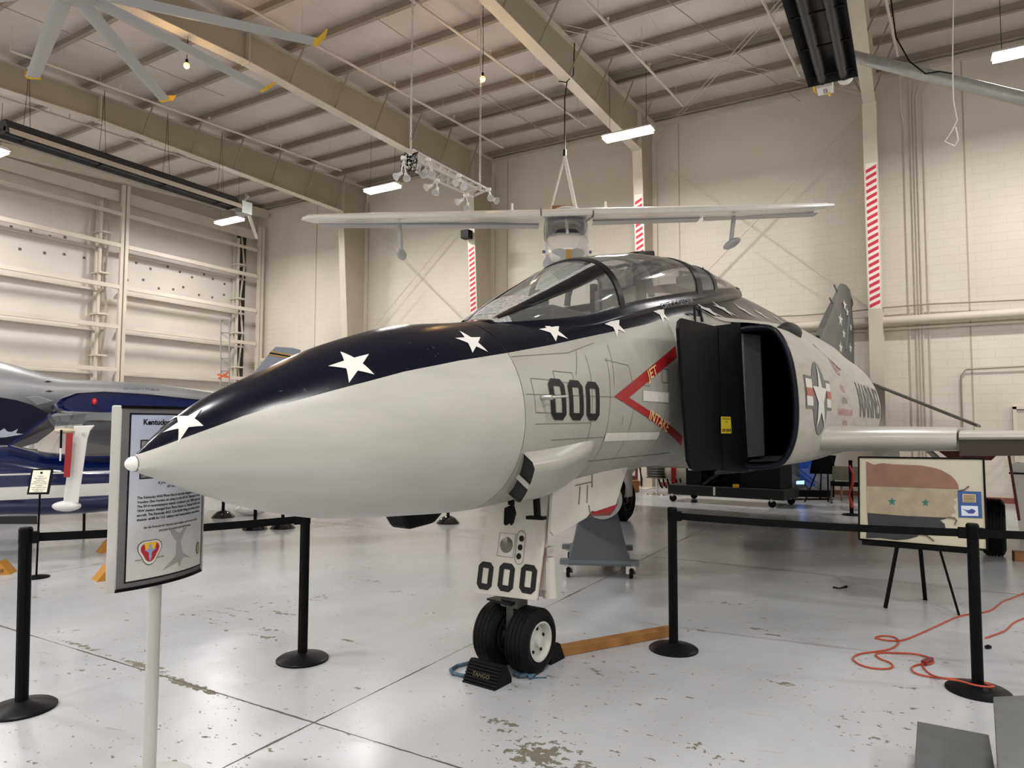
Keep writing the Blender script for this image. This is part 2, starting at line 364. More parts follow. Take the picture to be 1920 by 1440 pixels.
# purlins, each a long zed section running across the frames
for y in [18.45-1.38*k for k in range(0, 23)]:
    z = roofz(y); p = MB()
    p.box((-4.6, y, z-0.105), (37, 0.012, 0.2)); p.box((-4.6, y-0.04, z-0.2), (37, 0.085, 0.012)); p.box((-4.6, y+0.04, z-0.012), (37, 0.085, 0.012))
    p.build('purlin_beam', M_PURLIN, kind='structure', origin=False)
MB().box((-4.6, WY-0.08, roofz(WY)-0.25), (37, 0.14, 0.12)).build('eave_beam', M_BEAM, kind='structure', origin=False)
# rigid frames: tapered rafter and column
FX = (-17.14, -11.70, -6.25, -0.66, 4.85, 10.4)
def bot_z(y): return 9.15 if y > 9.1 else 9.15-0.0595*(9.1-y)
def top_z(y): return roofz(y)-0.21
for fi, x in enumerate(FX):
    r = MB(); ys = [-14, 9.1, 17.45, 18.72]
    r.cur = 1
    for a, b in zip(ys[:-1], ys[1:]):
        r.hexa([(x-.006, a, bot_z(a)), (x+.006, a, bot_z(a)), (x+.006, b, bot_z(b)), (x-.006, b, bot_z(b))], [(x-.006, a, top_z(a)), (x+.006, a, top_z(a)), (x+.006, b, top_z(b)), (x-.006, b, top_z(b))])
    r.cur = 0
    for a, b in zip(ys[:2], ys[1:3]): r.bar((x, a, bot_z(a)), (x, b, bot_z(b)), 0.26, 0.02)
    r.bar((x, -14, top_z(-14)), (x, 18.72, top_z(18.72)), 0.26, 0.02)
    r.box((x, 9.1, (bot_z(9.1)+top_z(9.1))/2), (0.24, 0.03, top_z(9.1)-bot_z(9.1)+0.06)); r.box((x, 17.45, 9.7), (0.24, 0.02, 1.1))
    for k in range(6):
        y = 18.45-1.38*(k+1); r.cur = 2
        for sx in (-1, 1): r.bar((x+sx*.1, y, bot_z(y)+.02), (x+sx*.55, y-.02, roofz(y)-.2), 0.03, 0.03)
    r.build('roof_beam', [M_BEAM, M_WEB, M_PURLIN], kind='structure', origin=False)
    c = MB(); hw = .135 if fi < 3 else .145
    yi0, yi1 = 18.05, 17.42      # inner flange leans out towards the knee
    c.cur = 1; c.hexa([(x-.006, yi0, 0), (x+.006, yi0, 0), (x+.006, WY-.1, 0), (x-.006, WY-.1, 0)], [(x-.006, yi1, 9.15), (x+.006, yi1, 9.15), (x+.006, WY-.1, 9.15), (x-.006, WY-.1, 9.15)])
    c.cur = 0; c.bar((x, yi0, 0), (x, yi1, 9.14), 2*hw, 0.02, (0, 1, 0)); c.box((x, WY-.1, 4.9), (2*hw, 0.02, 9.8))
    c.box((x, 17.8, 0.01), (.4, .8, .03))
    if fi > 0:      # red and white hazard stripes painted on the inner flange
        zt = {1: 7.4, 2: 7.95, 3: 7.75}.get(fi, 7.7); c.cur = 2
        def fl(u, z): return Vector((x+u*hw, yi0+(yi1-yi0)*z/9.15-0.0125, z))
        c.cur = 3; c.poly([fl(-.8, 4.4), fl(.8, 4.4), fl(.8, zt), fl(-.8, zt)]); c.cur = 2; zz = 4.42
        while zz < zt-.22:
            o_ = Vector((0, -.002, 0)); c.poly([fl(-.74, zz)+o_, fl(.74, zz+.10)+o_, fl(.74, zz+.18)+o_, fl(-.74, zz+.08)+o_]); zz += .155
    c.build('wall_column', [M_BEAM, M_WEB, mat('stripe_red', (0.55, 0.02, 0.05), 0.5), mat('stripe_white', (0.75, 0.70, 0.62), 0.5)], kind='structure', origin=False)
# ledge and cable along the back wall
MB().box((-4.6, WY-.06, 4.02), (37, .12, .05)).build('trim_5', M_BEAM, kind='structure', origin=False)
t = MB().tube([(-22.5, 18.55, 4.2), (13.9, 18.55, 4.2)], 0.11, 12); t.build('wall_pipe', M_BEAM, smooth=40, label='thick cream pipe running level along the back block wall', cat='pipe')
MB().tube([(-14+0.9*k, 18.6, 4.52+0.03*sin(k*1.3)) for k in range(32)], 0.018, 6).build('wall_cable', M_PURLIN, label='thin dark cable strung above the thick cream wall pipe', cat='cable')
for k, x in enumerate((.02, .16, .225, .29, .42)):
    cd = MB(); top = 9.6 if k else 8.9
    cd.tube([(x, 18.7, 0.9), (x, 18.7, top), (x+.06*(k-1), 18.66, top+.35), (x+.06*(k-1), 18.3, 10.15)], 0.014, 6)
    cd.build('wall_conduit', M_STEEL, smooth=40, label=['leftmost', 'second', 'middle', 'fourth', 'rightmost'][k]+' thin painted conduit of the five right of the tallest striped column', cat='conduit', group='conduits right of the striped column')
MB().tube([(1.0, 18.7, 0), (1.0, 18.7, 2.85), (1.1, 18.7, 3.0), (3, 18.68, 3.05), (6, 18.68, 3.1)], 0.02, 6).build('wall_conduit', M_PURLIN, label='dark conduit bending over the far right doorway', cat='conduit')
for (a, b, lab) in (((-5.9, 18.45, 9.1), (-.9, 18.45, 4.6), 'steel brace rod falling rightward to the rightmost striped column'), ((-.9, 18.4, 9.3), (-5.95, 18.4, 4.65), 'steel brace rod falling leftward from the rightmost striped column'), ((-16.9, 18.45, 9.1), (-11.9, 18.45, 4.6), 'steel brace rod on the wall falling rightward behind the hanging aircraft strut'), ((-11.9, 18.4, 9.1), (-17, 18.4, 4.6), 'steel brace rod on the wall falling leftward below the left wing')):
    MB().tube([a, b], 0.017, 6).build('brace_rod', M_STEEL, label=lab, cat='brace rod')
for (a, b, lab) in (((1.2, 18.4, .4), (4.3, 18.4, 3.85), 'low brace rod rising rightward beside the doorway'),):
    for q in (0, .25): lab = ('left' if q == 0 else 'right')+' one of two low brace rods rising beside the doorway'; MB().tube([Vector(a)+Vector((q, 0, 0)), Vector(b)+Vector((q, 0, 0))], 0.012, 6).build('brace_rod', M_STEEL, label=lab, cat='brace rod', group='low brace rods by the doorway')
dr = MB(); dx = 1.95
dr.box((dx+.55, WY-.03, 1.03), (1.0, .05, 2.06)); dr.cur = 1
for q in ((dx+.02, 1.07, .07, 2.14), (dx+1.08, 1.07, .07, 2.14), (dx+.55, 2.12, 1.13, .07)): dr.box((q[0], WY-.05, q[1]), (q[2], .1, q[3]))
dr.build('door_1', [mat('door_paint', (.55, .5, .42), .5), M_BEAM], kind='structure')
MB().box((-4.6, WY-.02, .06), (37, .03, .12)).build('baseboard_back', mat('base_red', (.22, .07, .05), .5), kind='structure', origin=False)
# hangar door wall on the left: girts, posts, lattice
FXL = -22.45
for y0, y1 in ((-14, 3.9), (4.25, 12.78), (13.0, 18.25)):
    for z in (3.45, 4.86, 6.18, 7.56, 8.62):
        MB().box((FXL, (y0+y1)/2, z), (.09, y1-y0, .13 if z < 8 else .1)).build('girt_beam', M_BEAM, kind='structure', origin=False)
        if z < 8.5: MB().box((WX+.12, (y0+y1)/2-.05, z-.12), (.2, y1-y0-.3, .07)).build('girt_beam', M_STEEL, kind='structure', origin=False)
    MB().box((FXL-.2, (y0+y1)/2, 2.2), (.1, y1-y0, .12)).build('girt_beam', M_BEAM, kind='structure', origin=False)
    MB().box((FXL-.2, (y0+y1)/2, 9.25), (.12, y1-y0, .35)).build('girt_beam', M_STEEL, kind='structure', origin=False)
MB().bar((FXL, -14, roofz(-14)-.55), (FXL, 18.7, roofz(18.7)-.35), .25, .3).build('door_track_beam', M_BEAM, kind='structure', origin=False)
for y in (4.07, 12.9, 18.42):
    c = MB(); c.box((FXL, y-.07, 4.8), (.1, .1, 9.6)); c.box((FXL+.02, y+.07, 4.8), (.1, .1, 9.6)); c.box((FXL-.02, y, 4.8), (.03, .1, 9.6))
    c.build('door_column', M_BEAM, kind='structure', origin=False)
for y in (3.3, 12.3, 17.6):
    c = MB(); c.box((FXL-.3, y, 4.5), (.08, .08, 9.0)); c.box((WX+.12, y+.02, 4.5), (.08, .1, 9.0)); z = 1.2; k = 0
    while z < 8.4:
        a, b = (FXL-.3, WX+.15) if k % 2 else (WX+.15, FXL-.3); c.bar((a, y+.28, z), (b, y+.28, z+1.32), .05, .05); c.box(((FXL-.3+WX+.15)/2, y+.1, z), (.5, .35, .05)); z += 1.35; k += 1
    c.build('lattice_column', M_STEEL, kind='structure', origin=False)
# dark strip, the shade of the gap painted in, between the door leaf and the corner
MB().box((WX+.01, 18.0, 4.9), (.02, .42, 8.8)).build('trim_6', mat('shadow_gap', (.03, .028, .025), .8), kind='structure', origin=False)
random.seed(4)
ins = MB()
for y, z in [(9.6+.62*k, 7.0+.07*sin(k*5)) for k in range(6)]+[(9.8+.55*k, 7.55+.1*sin(k*3)) for k in range(6)]+[(13.3+.5*k, 7.35-.1*(k % 3)) for k in range(9)]+[(13.4+.55*k, 6.6+.12*sin(k*2)) for k in range(8)]:
    ins.box((WX+.008, y+random.uniform(-.1, .1), z), (.016, .075, .075))
ins.build('trim_7', mat('patch_dark', (.12, .10, .08), .7), kind='structure', origin=False)
# ---------------------------------------------------------------- roof services
M_TUBE = mat('tube_glow', (1, 1, 1), .4, emit=(1.0, 0.99, 0.96), estr=30)
def ceiling_light(x, y, z, label):
    t = thing('ceiling_light', label, 'ceiling light', (x, y, z), 0, 'fluorescent bay lights')
    h = MB(); h.prism([(-.6, -.17, 0), (-.6, -.09, .07), (-.6, .09, .07), (-.6, .17, 0)], (1.2, 0, 0)); h.build('housing', M_WHITE, t)
    for k in (-.1, 0, .1): MB().tube([(-.57, k, -.025), (.57, k, -.025)], .022, 8).build('tube', M_TUBE, t)
    MB().box((0, 0, -.058), (1.16, .3, .012)).build('lens', mat('lens_glow', (1, 1, 1), .4, emit=(1, .995, .98), estr=6), t)
    for k in (-.45, .45): MB().tube([(k, 0, .06), (k, 0, roofz(y)-z-.2)], .005, 4).build('hanger_wire', M_BLACKM, t)
    ld = bpy.data.lights.new('lamp_light', 'AREA'); ld.shape = 'RECTANGLE'; ld.size = 1.15; ld.size_y = .28; ld.energy = LAMP_W; ld.color = (1.0, .975, .945)
    lo = bpy.data.objects.new('lamp_light', ld); C.objects.link(lo); lo.parent = t; lo.location = (0, 0, -.075)
    return t
ceiling_light(-5.55, 14.85, 8.5, 'glowing bay light in front of the third roof beam, right of the spotlight truss')
ceiling_light(-13.0, 14.85, 8.5, 'glowing bay light just left of the hanging spotlight truss')
ceiling_light(-19.58, 14.75, 8.5, 'glowing bay light at the far end of the long black heater')
ceiling_light(2.05, 15.03, 8.5, 'glowing bay light hung by cables near the far right wall')
ceiling_light(-19.95, 8.03, 8.5, 'glowing bay light cut by the edge beyond the left hangar door')
for x in (-19.5, -12.8, -5.6, 1.5, 8.5):
    for y in (1.2, -5.6, -12.0):  # rows beyond the view, added for their light
        ceiling_light(x, y, 8.4, 'added bay light over the unseen front of the hall')
ceiling_light(8.5, 8.0, 8.5, 'added bay light over the unseen right of the hall')  # this and the next are beyond the view too, added for their light
ceiling_light(8.5, 14.9, 8.5, 'added bay light over the unseen right back of the hall')
def bulb(px, py, z, label):
    p = at_z(px, py, z); t = thing('hanging_bulb', label, 'light bulb', p, 0, 'warm hanging bulbs')
    b = MB(); b.ball((0, 0, 0), .055, 12); b.build('glass_bulb', mat('bulb_glow', (1, .7, .3), .4, emit=(1.0, .42, .07), estr=4.5), t, smooth=60)
    MB().cyl((0, 0, .045), (0, 0, .12), .025).build('socket', M_BLACKM, t)
    MB().tube([(0, 0, .1), (.01, 0, .5), (0, 0, roofz(p.y)-z-.1)], .006, 5).build('cord', M_BLACKM, t)
    ld = bpy.data.lights.new('bulb_light', 'POINT'); ld.energy = 30; ld.color = (1, .6, .25); ld.shadow_soft_size = .06
    lo = bpy.data.objects.new('bulb_light', ld); C.objects.link(lo); lo.parent = t; lo.location = (0, 0, -.09)
bulb(350, 123, 8.5, 'warm glowing bulb hanging behind the ceiling fan blades')
bulb(905, 148, 8.5, 'warm glowing bulb hanging just above the spotlight truss')
# sprinkler pipes along the roof
for k, (a, b, lab) in enumerate((((20, 95), (640, 320), 'sprinkler pipe passing under the fan blade tips at upper left'), ((-40, 168), (413, 317), 'sprinkler pipe above the long black heater'), ((380, -32), (943, 277), 'sprinkler pipe crossing behind both truss chains'), ((720, -38), (1100, 237), 'sprinkler pipe ending beside the aircraft hoist cable'), ((1065, -35), (1280, 198), 'sprinkler pipe ending right of the lit bay light by the third beam'), ((1400, -60), (1500, 143), 'sprinkler pipe ending left of the upper right heater'), ((1650, -50), (1683, 105), 'sprinkler pipe hanging right of the fourth roof beam'))):
    pa = at_z(*a, 9.25); pb = at_z(*b, 9.55); m = MB(); m.tube([pa, pb], .028, 8); L_ = (pb-pa).length; nn = int(L_/2.2)
    for q in range(nn+1):
        p = pb+(pa-pb)*min(1, (q*2.2+.05)/L_); m.cyl(p, p+Vector((0, 0, .12)), .012, .012, 6); m.cyl(p+Vector((0, 0, .12)), p+Vector((0, 0, .14)), .03, .03, 8)
        p = pb+(pa-pb)*min(1, (q*2.2+.5)/L_); m.tube([p, Vector((p.x, p.y, roofz(p.y)-.05))], .005, 4)
    m.build('sprinkler_pipe', M_STEEL, smooth=40, label=lab, cat='pipe')
for k, (a, b) in enumerate(((((700, 30)), ((1040, 262))), (((860, 160)), ((1070, 270))), (((1250, 0)), ((1500, 190))), ((0, 10), (420, 180)))):
    MB().tube([at_z(*a, 9.3), at_z(*b, 10.0)], .008, 5).build('roof_cable', M_PURLIN, label=('thin roof cable running down to the back wall, left of the hoist cable', 'thin roof cable meeting the wall close behind the hoist cable', 'thin roof cable right of the third roof beam', 'thin roof cable behind the fan blades')[k], cat='cable')
# bundle of dark conduits along one purlin
cb = MB()
for k in range(4): cb.tube([(-11.5, 15.30+.06*k, 10.21), (-0.9, 15.30+.06*k, 10.21)], .022, 6)
cb.build('conduit_rack', mat('conduit_dark', (.2, .17, .13), .6), label='rack of parallel dark conduits along the roof near the back wall', cat='conduit')
for k in (-1, 0):
    q = MB()
    for sgn in (1, -1):
        for dz in (0, .12):
            xa, xb = FX[2]+.3, FX[3]-.2; y0, y1 = (12.2, 18.4) if sgn > 0 else (18.4, 12.2)
            q.tube([(xa, y0, 9.75+dz), (xb, y1, 9.75+dz)], .008, 5)
    if k == 0: q.build('roof_brace_rods', M_STEEL, label='crossed thin brace rods under the roof between third and fourth beams', cat='brace rod')
# tube heaters
def heater(name_label, x0, x1, ya, yb, z):
    cx = (x0+x1)/2; t = thing('tube_heater', name_label, 'radiant heater', (cx, ya, z)); Lh = yb-ya; hw = (x1-x0)/2
    pr = [(-hw-.06, -.1), (-hw+.02, 0.06), (-hw*.5, .2), (hw*.5, .2), (hw-.02, .06), (hw+.06, -.1)]
    r = MB(); r.grid([[(x, 0, zz) for x, zz in pr], [(x, Lh, zz) for x, zz in pr]]); r.grid([[(x, 0, zz+.008) for x, zz in pr], [(x, Lh, zz+.008) for x, zz in pr]])
    for yy in (0, Lh): r.poly([(x, yy, zz) for x, zz in pr])
    r.build('reflector', [mat('heater_shell', (.055, .055, .06), .35, .5)], t)
    for s in (-1, 1): MB().tube([(s*hw*.5, .0, 0), (s*hw*.5, Lh+.05, 0)], .055 if hw < .3 else .09, 12).build('burner_tube', mat('heater_tube', (.035, .035, .04), .4, .3), t, smooth=40)
    for k in range(4):
        yy = Lh*(.08+.28*k); MB().box((0, yy, -.06), (2*hw+.05, .025, .02)).build('tube_bracket', M_BLACKM, t)
        for s in (-1, 1): MB().tube([(s*hw*.7, yy, .15), (s*.06, yy, 1.0), (0, yy, roofz(ya+yy)-z-.2)], .005, 4).build('hanger', M_BLACKM, t)
    return t, Lh, hw
h1, L1, hw1 = heater('long black radiant tube heater hung below the roof at upper left', -16.95, -16.5, 6.9, 12.75, 8.0)
MB().grid([[(-hw1*1.6, 0, -.12), (-hw1*1.6, L1, -.12)], [(-hw1*1.3, 0, .22), (-hw1*1.3, L1, .22)]]).build('side_shield', M_STEEL, h1)
MB().grid([[(hw1*1.6, 0, -.16), (hw1*1.6, L1, -.16)], [(hw1*1.35, 0, -.02), (hw1*1.35, L1, -.02)]]).build('side_shield', M_STEEL, h1)
bx = MB(); bx.box((.1, L1+.25, -.05), (.3, .35, .35)); bx.tube([(.1, L1+.2, .1), (.2, L1+.3, .3), (0, L1+.4, .4)], .05); bx.build('burner_box', M_GALV, h1)
MB().tube([Vector((.1, L1+.35, 0)), at_d(481, 446, 21.6)-h1.location], .05).build('exhaust_pipe', M_STEEL, h1)
h2, L2, hw2 = heater('wide black radiant tube heater hanging at the top beside the fourth roof beam', -1.42, -.72, 9.6, 13.3, 8.0)
bx = MB(); bx.box((-.15, L2+.2, -.02), (.26, .3, .24)); bx.build('burner_box', M_WHITE, h2)
lb = MB(); put_text(lb, 'CTD', lambda x, y: Vector((-.15+y, L2+.2-x, -.143)), .09, bold=.02); lb.build('box_lettering', M_INK, h2)
gp = MB(); gp.tube([(-.3, L2+.05, .05), (-.33, L2+.2, -.1), (-.3, L2+.3, -.1)], .02, 6); gp.tube([(-.1, L2+.3, -.12), (-.08, L2+.32, -.2)], .02, 6); gp.build('gas_hose', M_YEL, h2)
MB().lathe([(.1, 0), (.13, .03), (.13, .12), (.1, .14)], (.2, L2+.0, -.02), (0, 1, 0), 20).build('flue_collar', M_WHITE, h2, smooth=40)
pa = at_d(1592, 104, 12.6); pb = at_d(1990, 203, 10.2)
MB().tube([pa+(pb-pa)*k/8 for k in range(9)], .105, 12).build('flue_pipe', M_GALV, smooth=40, label='galvanised flue pipe running right from the wide black heater', cat='pipe')
MB().tube([at_d(1788, -20, 11), at_d(1786, 120, 11), at_d(1788, 190, 11), at_d(1795, 225, 11), at_d(1785, 245, 11), at_d(1772, 265, 11), at_d(1790, 274, 11), at_d(1797, 262, 11), at_d(1792, 238, 11)], .01, 6).build('loose_wire', M_WHITE, label='white loose wire hanging in a loop from the roof at upper right', cat='wire')
MB().tube([at_d(1668, -20, 11.5), at_d(1680, 70, 11.5), at_d(1705, 115, 11.5), at_d(1735, 138, 11.5), at_d(1762, 134, 11.3), at_d(1785, 138, 11.0)], .012, 6).build('loose_wire', M_BLACKM, label='black loose wire curving down to join the white looped wire', cat='wire')
# big ceiling fan
t = thing('ceiling_fan', 'huge ceiling fan with grey blades and yellow tips at upper left', 'ceiling fan', (-10.7, 5.17, 8.2))
MB().lathe([(0, -.12), (.3, -.12), (.38, -.06), (.38, .08), (.2, .14), (.12, .4), (.05, .42), (.05, roofz(5.17)-8.2)], (0, 0, 0), (0, 0, 1), 24).build('motor_hub', M_GALV, t, smooth=40)
for k in range(10):
    a = radians(90+36*k); R = Matrix.Rotation(a-radians(90), 3, 'Z')
    def sec(y, wd, th, tw=.12): return [R @ Vector((x*wd*cos(tw), y, x*wd*sin(tw)+zz*th)) for x, zz in ((-.5, 0), (-.42, .4), (-.15, .5), (.2, .35), (.5, 0), (.2, -.3), (-.15, -.5), (-.42, -.4))]
    b = MB(); b.hexa(sec(.3, .27, .06), sec(3.55, .22, .05)); bo = b.build('blade', mat('fan_blade', (.42, .42, .41), .5, 0), t, smooth=50)
    c = MB(); c.hexa(sec(3.55, .22, .07), sec(3.62, .22, .07)); c.hexa([R @ Vector(q) for q in ((-.13, 3.6, -.02), (.13, 3.6, 0), (.13, 3.63, .0), (-.13, 3.63, -.02))], [R @ Vector(q) for q in ((-.1, 3.74, .16), (.16, 3.74, .18), (.16, 3.76, .18), (-.1, 3.76, .16))])
    c.build('tip_winglet', M_YEL, bo)
MB().box((-11.72, 17.3, 7.55), (.28, .25, .25)).build('speaker_box', M_BLACKM, label='small black box speaker fixed above the stripes of a column', cat='speaker')
# ================================================================ THE FIGHTER JET (local axes: x = port, y = aft from the nose tip, z = up)
JA = YAW-radians(35.5)
_f = Vector((-sin(YAW), cos(YAW), 0)); _r = Vector((cos(YAW), sin(YAW), 0))
NOSE = _r*-1.547+_f*2.77
jet = thing('fighter_jet', 'grey and navy fighter jet with white stars and black 000 on its nose', 'jet aircraft', NOSE, JA)
FS = [0.03, 0.12, 0.3, 0.6, 1.0, 1.5, 2.02, 2.8, 3.6, 4.6, 5.2]
FT = [1.586, 1.676, 1.813, 1.964, 2.141, 2.293, 2.375, 2.525, 2.76, 3.00, 3.08]
FB = [1.522, 1.487, 1.413, 1.311, 1.228, 1.19, 1.165, 1.22, 1.285, 1.32, 1.33]
FWD = [.031, .088, .188, .307, .429, .518, .559, .608, .64, .68, .70]
def fwd(s, th, off=0.0):
    a = pch(FS, FT, s)+off; b = pch(FS, FB, s)-off; w_ = pch(FS, FWD, s)+off
    n = 2.0+0.5*min(1, max(0, (s-2.02)/2)); e = 2/n; zc = (a+b)/2-.02
    S = sin(th); K = cos(th); x = w_*math.copysign(abs(S)**e, S)
    z = zc+(a-zc)*abs(K)**e if K > 0 else zc-(zc-b)*abs(K)**e
    return Vector((x, s, z))
def fwd_side(s, z, off=0.004, side=1):
    """point of the port (or starboard) flank at station s, height z"""
    a = pch(FS, FT, s); b = pch(FS, FB, s); w_ = pch(FS, FWD, s); n = 2.0+0.5*min(1, max(0, (s-2.02)/2)); zc = (a+b)/2-.02
    h = (a-zc) if z > zc else (zc-b); q = min(1, abs(z-zc)/h); x = w_*(1-q**n)**(1/n)
    nz = (z-zc)/h*.6; l = sqrt(1+nz*nz); return Vector((side*(x+off/l), s, z+off*nz/l))
# aft shell stations: half profiles from top centre round to bottom centre (x, z)
RS = [4.95, 5.6, 6.5, 8.0, 10.0, 12.0, 13.5, 15.0, 16.9]
RP = [
 [(0, 3.02), (.28, 2.99), (.52, 2.84), (.78, 2.69), (1.05, 2.645), (1.26, 2.575), (1.385, 2.32), (1.43, 1.95), (1.41, 1.62), (1.31, 1.40), (1.12, 1.335), (.6, 1.31), (0, 1.30)],
 [(0, 3.22), (.28, 3.17), (.52, 2.96), (.80, 2.77), (1.06, 2.68), (1.27, 2.585), (1.39, 2.32), (1.43, 1.95), (1.41, 1.62), (1.31, 1.40), (1.12, 1.33), (.6, 1.30), (0, 1.29)],
 [(0, 3.36), (.26, 3.30), (.50, 3.06), (.80, 2.85), (1.06, 2.71), (1.25, 2.56), (1.37, 2.30), (1.41, 1.95), (1.38, 1.62), (1.30, 1.40), (1.10, 1.32), (.6, 1.29), (0, 1.28)],
 [(0, 3.40), (.24, 3.34), (.48, 3.12), (.78, 2.88), (1.01, 2.70), (1.18, 2.50), (1.28, 2.25), (1.32, 1.95), (1.30, 1.65), (1.22, 1.42), (1.02, 1.32), (.6, 1.28), (0, 1.27)],
 [(0, 3.39), (.22, 3.32), (.44, 3.12), (.72, 2.90), (.96, 2.70), (1.12, 2.48), (1.21, 2.24), (1.25, 1.97), (1.23, 1.70), (1.14, 1.46), (.95, 1.33), (.5, 1.28), (0, 1.27)],
 [(0, 3.37), (.20, 3.30), (.42, 3.10), (.68, 2.88), (.90, 2.68), (1.05, 2.46), (1.14, 2.22), (1.17, 1.97), (1.14, 1.72), (1.04, 1.52), (.84, 1.42), (.4, 1.40), (0, 1.42)],
 [(0, 3.34), (.17, 3.28), (.33, 3.08), (.5, 2.86), (.66, 2.68), (.76, 2.48), (.82, 2.30), (.82, 2.12), (.76, 1.98), (.64, 1.90), (.46, 1.86), (.2, 1.84), (0, 1.84)],
 [(0, 3.26), (.12, 3.20), (.20, 3.06), (.28, 2.92), (.33, 2.8), (.35, 2.7), (.35, 2.62), (.33, 2.54), (.3, 2.47), (.25, 2.42), (.18, 2.38), (.1, 2.36), (0, 2.35)],
 [(0, 3.1), (.05, 3.08), (.08, 3.0), (.1, 2.95), (.12, 2.9), (.12, 2.86), (.12, 2.82), (.11, 2.79), (.1, 2.76), (.08, 2.73), (.06, 2.71), (.03, 2.7), (0, 2.7)]]
def sub_prof(pts, m=4):
    out = []
    for i in range(len(pts)-1):
        p0 = pts[max(i-1, 0)]; p1 = pts[i]; p2 = pts[i+1]; p3 = pts[min(i+2, len(pts)-1)]
        for k in range(m):
            t = k/m; out.append(tuple(.5*(2*p1[c]+(p2[c]-p0[c])*t+(2*p0[c]-5*p1[c]+4*p2[c]-p3[c])*t*t+(3*p1[c]-p0[c]-3*p2[c]+p3[c])*t**3) for c in (0, 1)))
    return out+[pts[-1]]
def rear(s):
    pr = [(pch(RS, [RP[i][j][0] for i in range(len(RS))], s), pch(RS, [RP[i][j][1] for i in range(len(RS))], s)) for j in range(13)]
    return sub_prof(pr)
def rear_side(s, z, off=0.005, side=1):
    pr = rear(s)
    for (x0, z0), (x1, z1) in zip(pr[:-1], pr[1:]):
        if z1 <= z <= z0 and z0-z1 > 1e-6:
            t = (z0-z)/(z0-z1); x = x0+(x1-x0)*t; nx, nz = (z0-z1), (x1-x0); l = math.hypot(nx, nz); return Vector((side*(x+off*nx/l), s, z+off*nz/l))
    return Vector((0, s, z))
def jet_material():
    n = NT('jet_paint', .3); o = n.xyz(); s, z = o[1], o[2]
    c = n.t.nodes.new('ShaderNodeFloatCurve'); cm = c.mapping; cv = cm.curves[0]
    kp = [(0, 1.575), (.22, 1.677), (.42, 1.763), (.82, 1.886), (1.19, 1.99), (1.56, 2.07), (2.0, 2.15), (2.47, 2.243), (2.95, 2.349), (3.67, 2.508), (4.55, 2.703), (5.0, 2.745), (5.4, 2.765), (6.2, 2.84), (7.2, 2.94), (9.25, 3.17), (12, 3.9), (20, 3.9)]
    cv.points[0].location = (0, (kp[0][1]-1)/3); cv.points[1].location = (1, (kp[-1][1]-1)/3)
    for a, b in kp[1:-1]: cv.points.new(a/20, (b-1)/3)
    for p in cv.points: p.handle_type = 'AUTO_CLAMPED' if p.location[0] > .2 else 'VECTOR'
    cm.update(); n.L(n.mth('DIVIDE', s, 20.0), c.inputs['Value'])
    bz = n.mth('MULTIPLY_ADD', c.outputs[0], 3.0, 1.0); navy = n.mth('GREATER_THAN', z, bz)
    radome = n.mth('LESS_THAN', s, 2.02); tip = n.mth('LESS_THAN', s, 0.0)
    nz = n.noise(1.6, 5); streak = n.noise(3.0, 4, n.comb(o[0], n.mth('MULTIPLY', s, .6), n.mth('MULTIPLY', z, 4.0)))
    g1 = n.mix(n.rng(nz, .35, .7), (.33, .325, .29), (.285, .28, .25))
    g2 = n.mix(n.rng(streak, .4, .75), (.43, .425, .395), (.375, .37, .34))
    aft = n.mth('GREATER_THAN', s, 4.96); g3 = n.mix(n.mth('MULTIPLY', n.rng(streak, .45, .8), .6), (.44, .43, .39), (.26, .25, .21))
    grey = n.mix(radome, n.mix(aft, g1, g3), g2); grey = n.mix(tip, grey, (.7, .69, .66))
    scuff = n.mth('MULTIPLY', n.mth('GREATER_THAN', n.noise(28, 3), .73), .25)
    nv = n.mix(scuff, n.mix(n.rng(s, 5.2, 9.0), (.0022, .0034, .0095), (.04, .045, .055)), (.12, .13, .15))
    navy = n.mth('MULTIPLY', navy, n.mth('SUBTRACT', 1.0, tip))
    n.L(n.mix(navy, grey, nv), n.b.inputs['Base Color'])
    n.L(n.mth('ADD', n.mth('ADD', n.mth('MULTIPLY', n.mth('SUBTRACT', 1.0, navy), .17), .17), n.mth('MULTIPLY', nz, .12)), n.b.inputs['Roughness'])
    n.L(n.mth('MULTIPLY_ADD', navy, -.24, .45), n.b.inputs['Specular IOR Level'])
    bp = n.t.nodes.new('ShaderNodeBump'); bp.inputs['Strength'].default_value = .12; bp.inputs['Distance'].default_value = .02
    n.L(n.mth('MULTIPLY', n.noise(3.5, 2), n.mth('SUBTRACT', 1.0, n.mth('MULTIPLY', radome, .9))), bp.inputs['Height']); n.L(bp.outputs[0], n.b.inputs['Normal'])
    return n.m
M_JET = jet_material()
M_JGREY = mat('jet_grey', (.42, .41, .38), .32, var=.07, vscale=3)
M_JWHITE = mat('gear_door_white', (.52, .505, .46), .35, var=.06, vscale=5)
M_DECALW = mat('decal_white', (.66, .65, .62), .35)
M_DECALK = mat('decal_black', (.010, .011, .012), .45, spec=.2)
M_DECALR = mat('decal_red', (.30, .014, .016), .4)
M_NAVY = mat('navy_trim', (.003, .004, .009), .28, spec=.2)
M_LINE = mat('panel_line', (.12, .12, .11), .6)
M_GLASS = glass('canopy_glass', (.93, .95, .96), .06, .08, .10)
def ths(n): return [2*pi*k/n for k in range(n)]
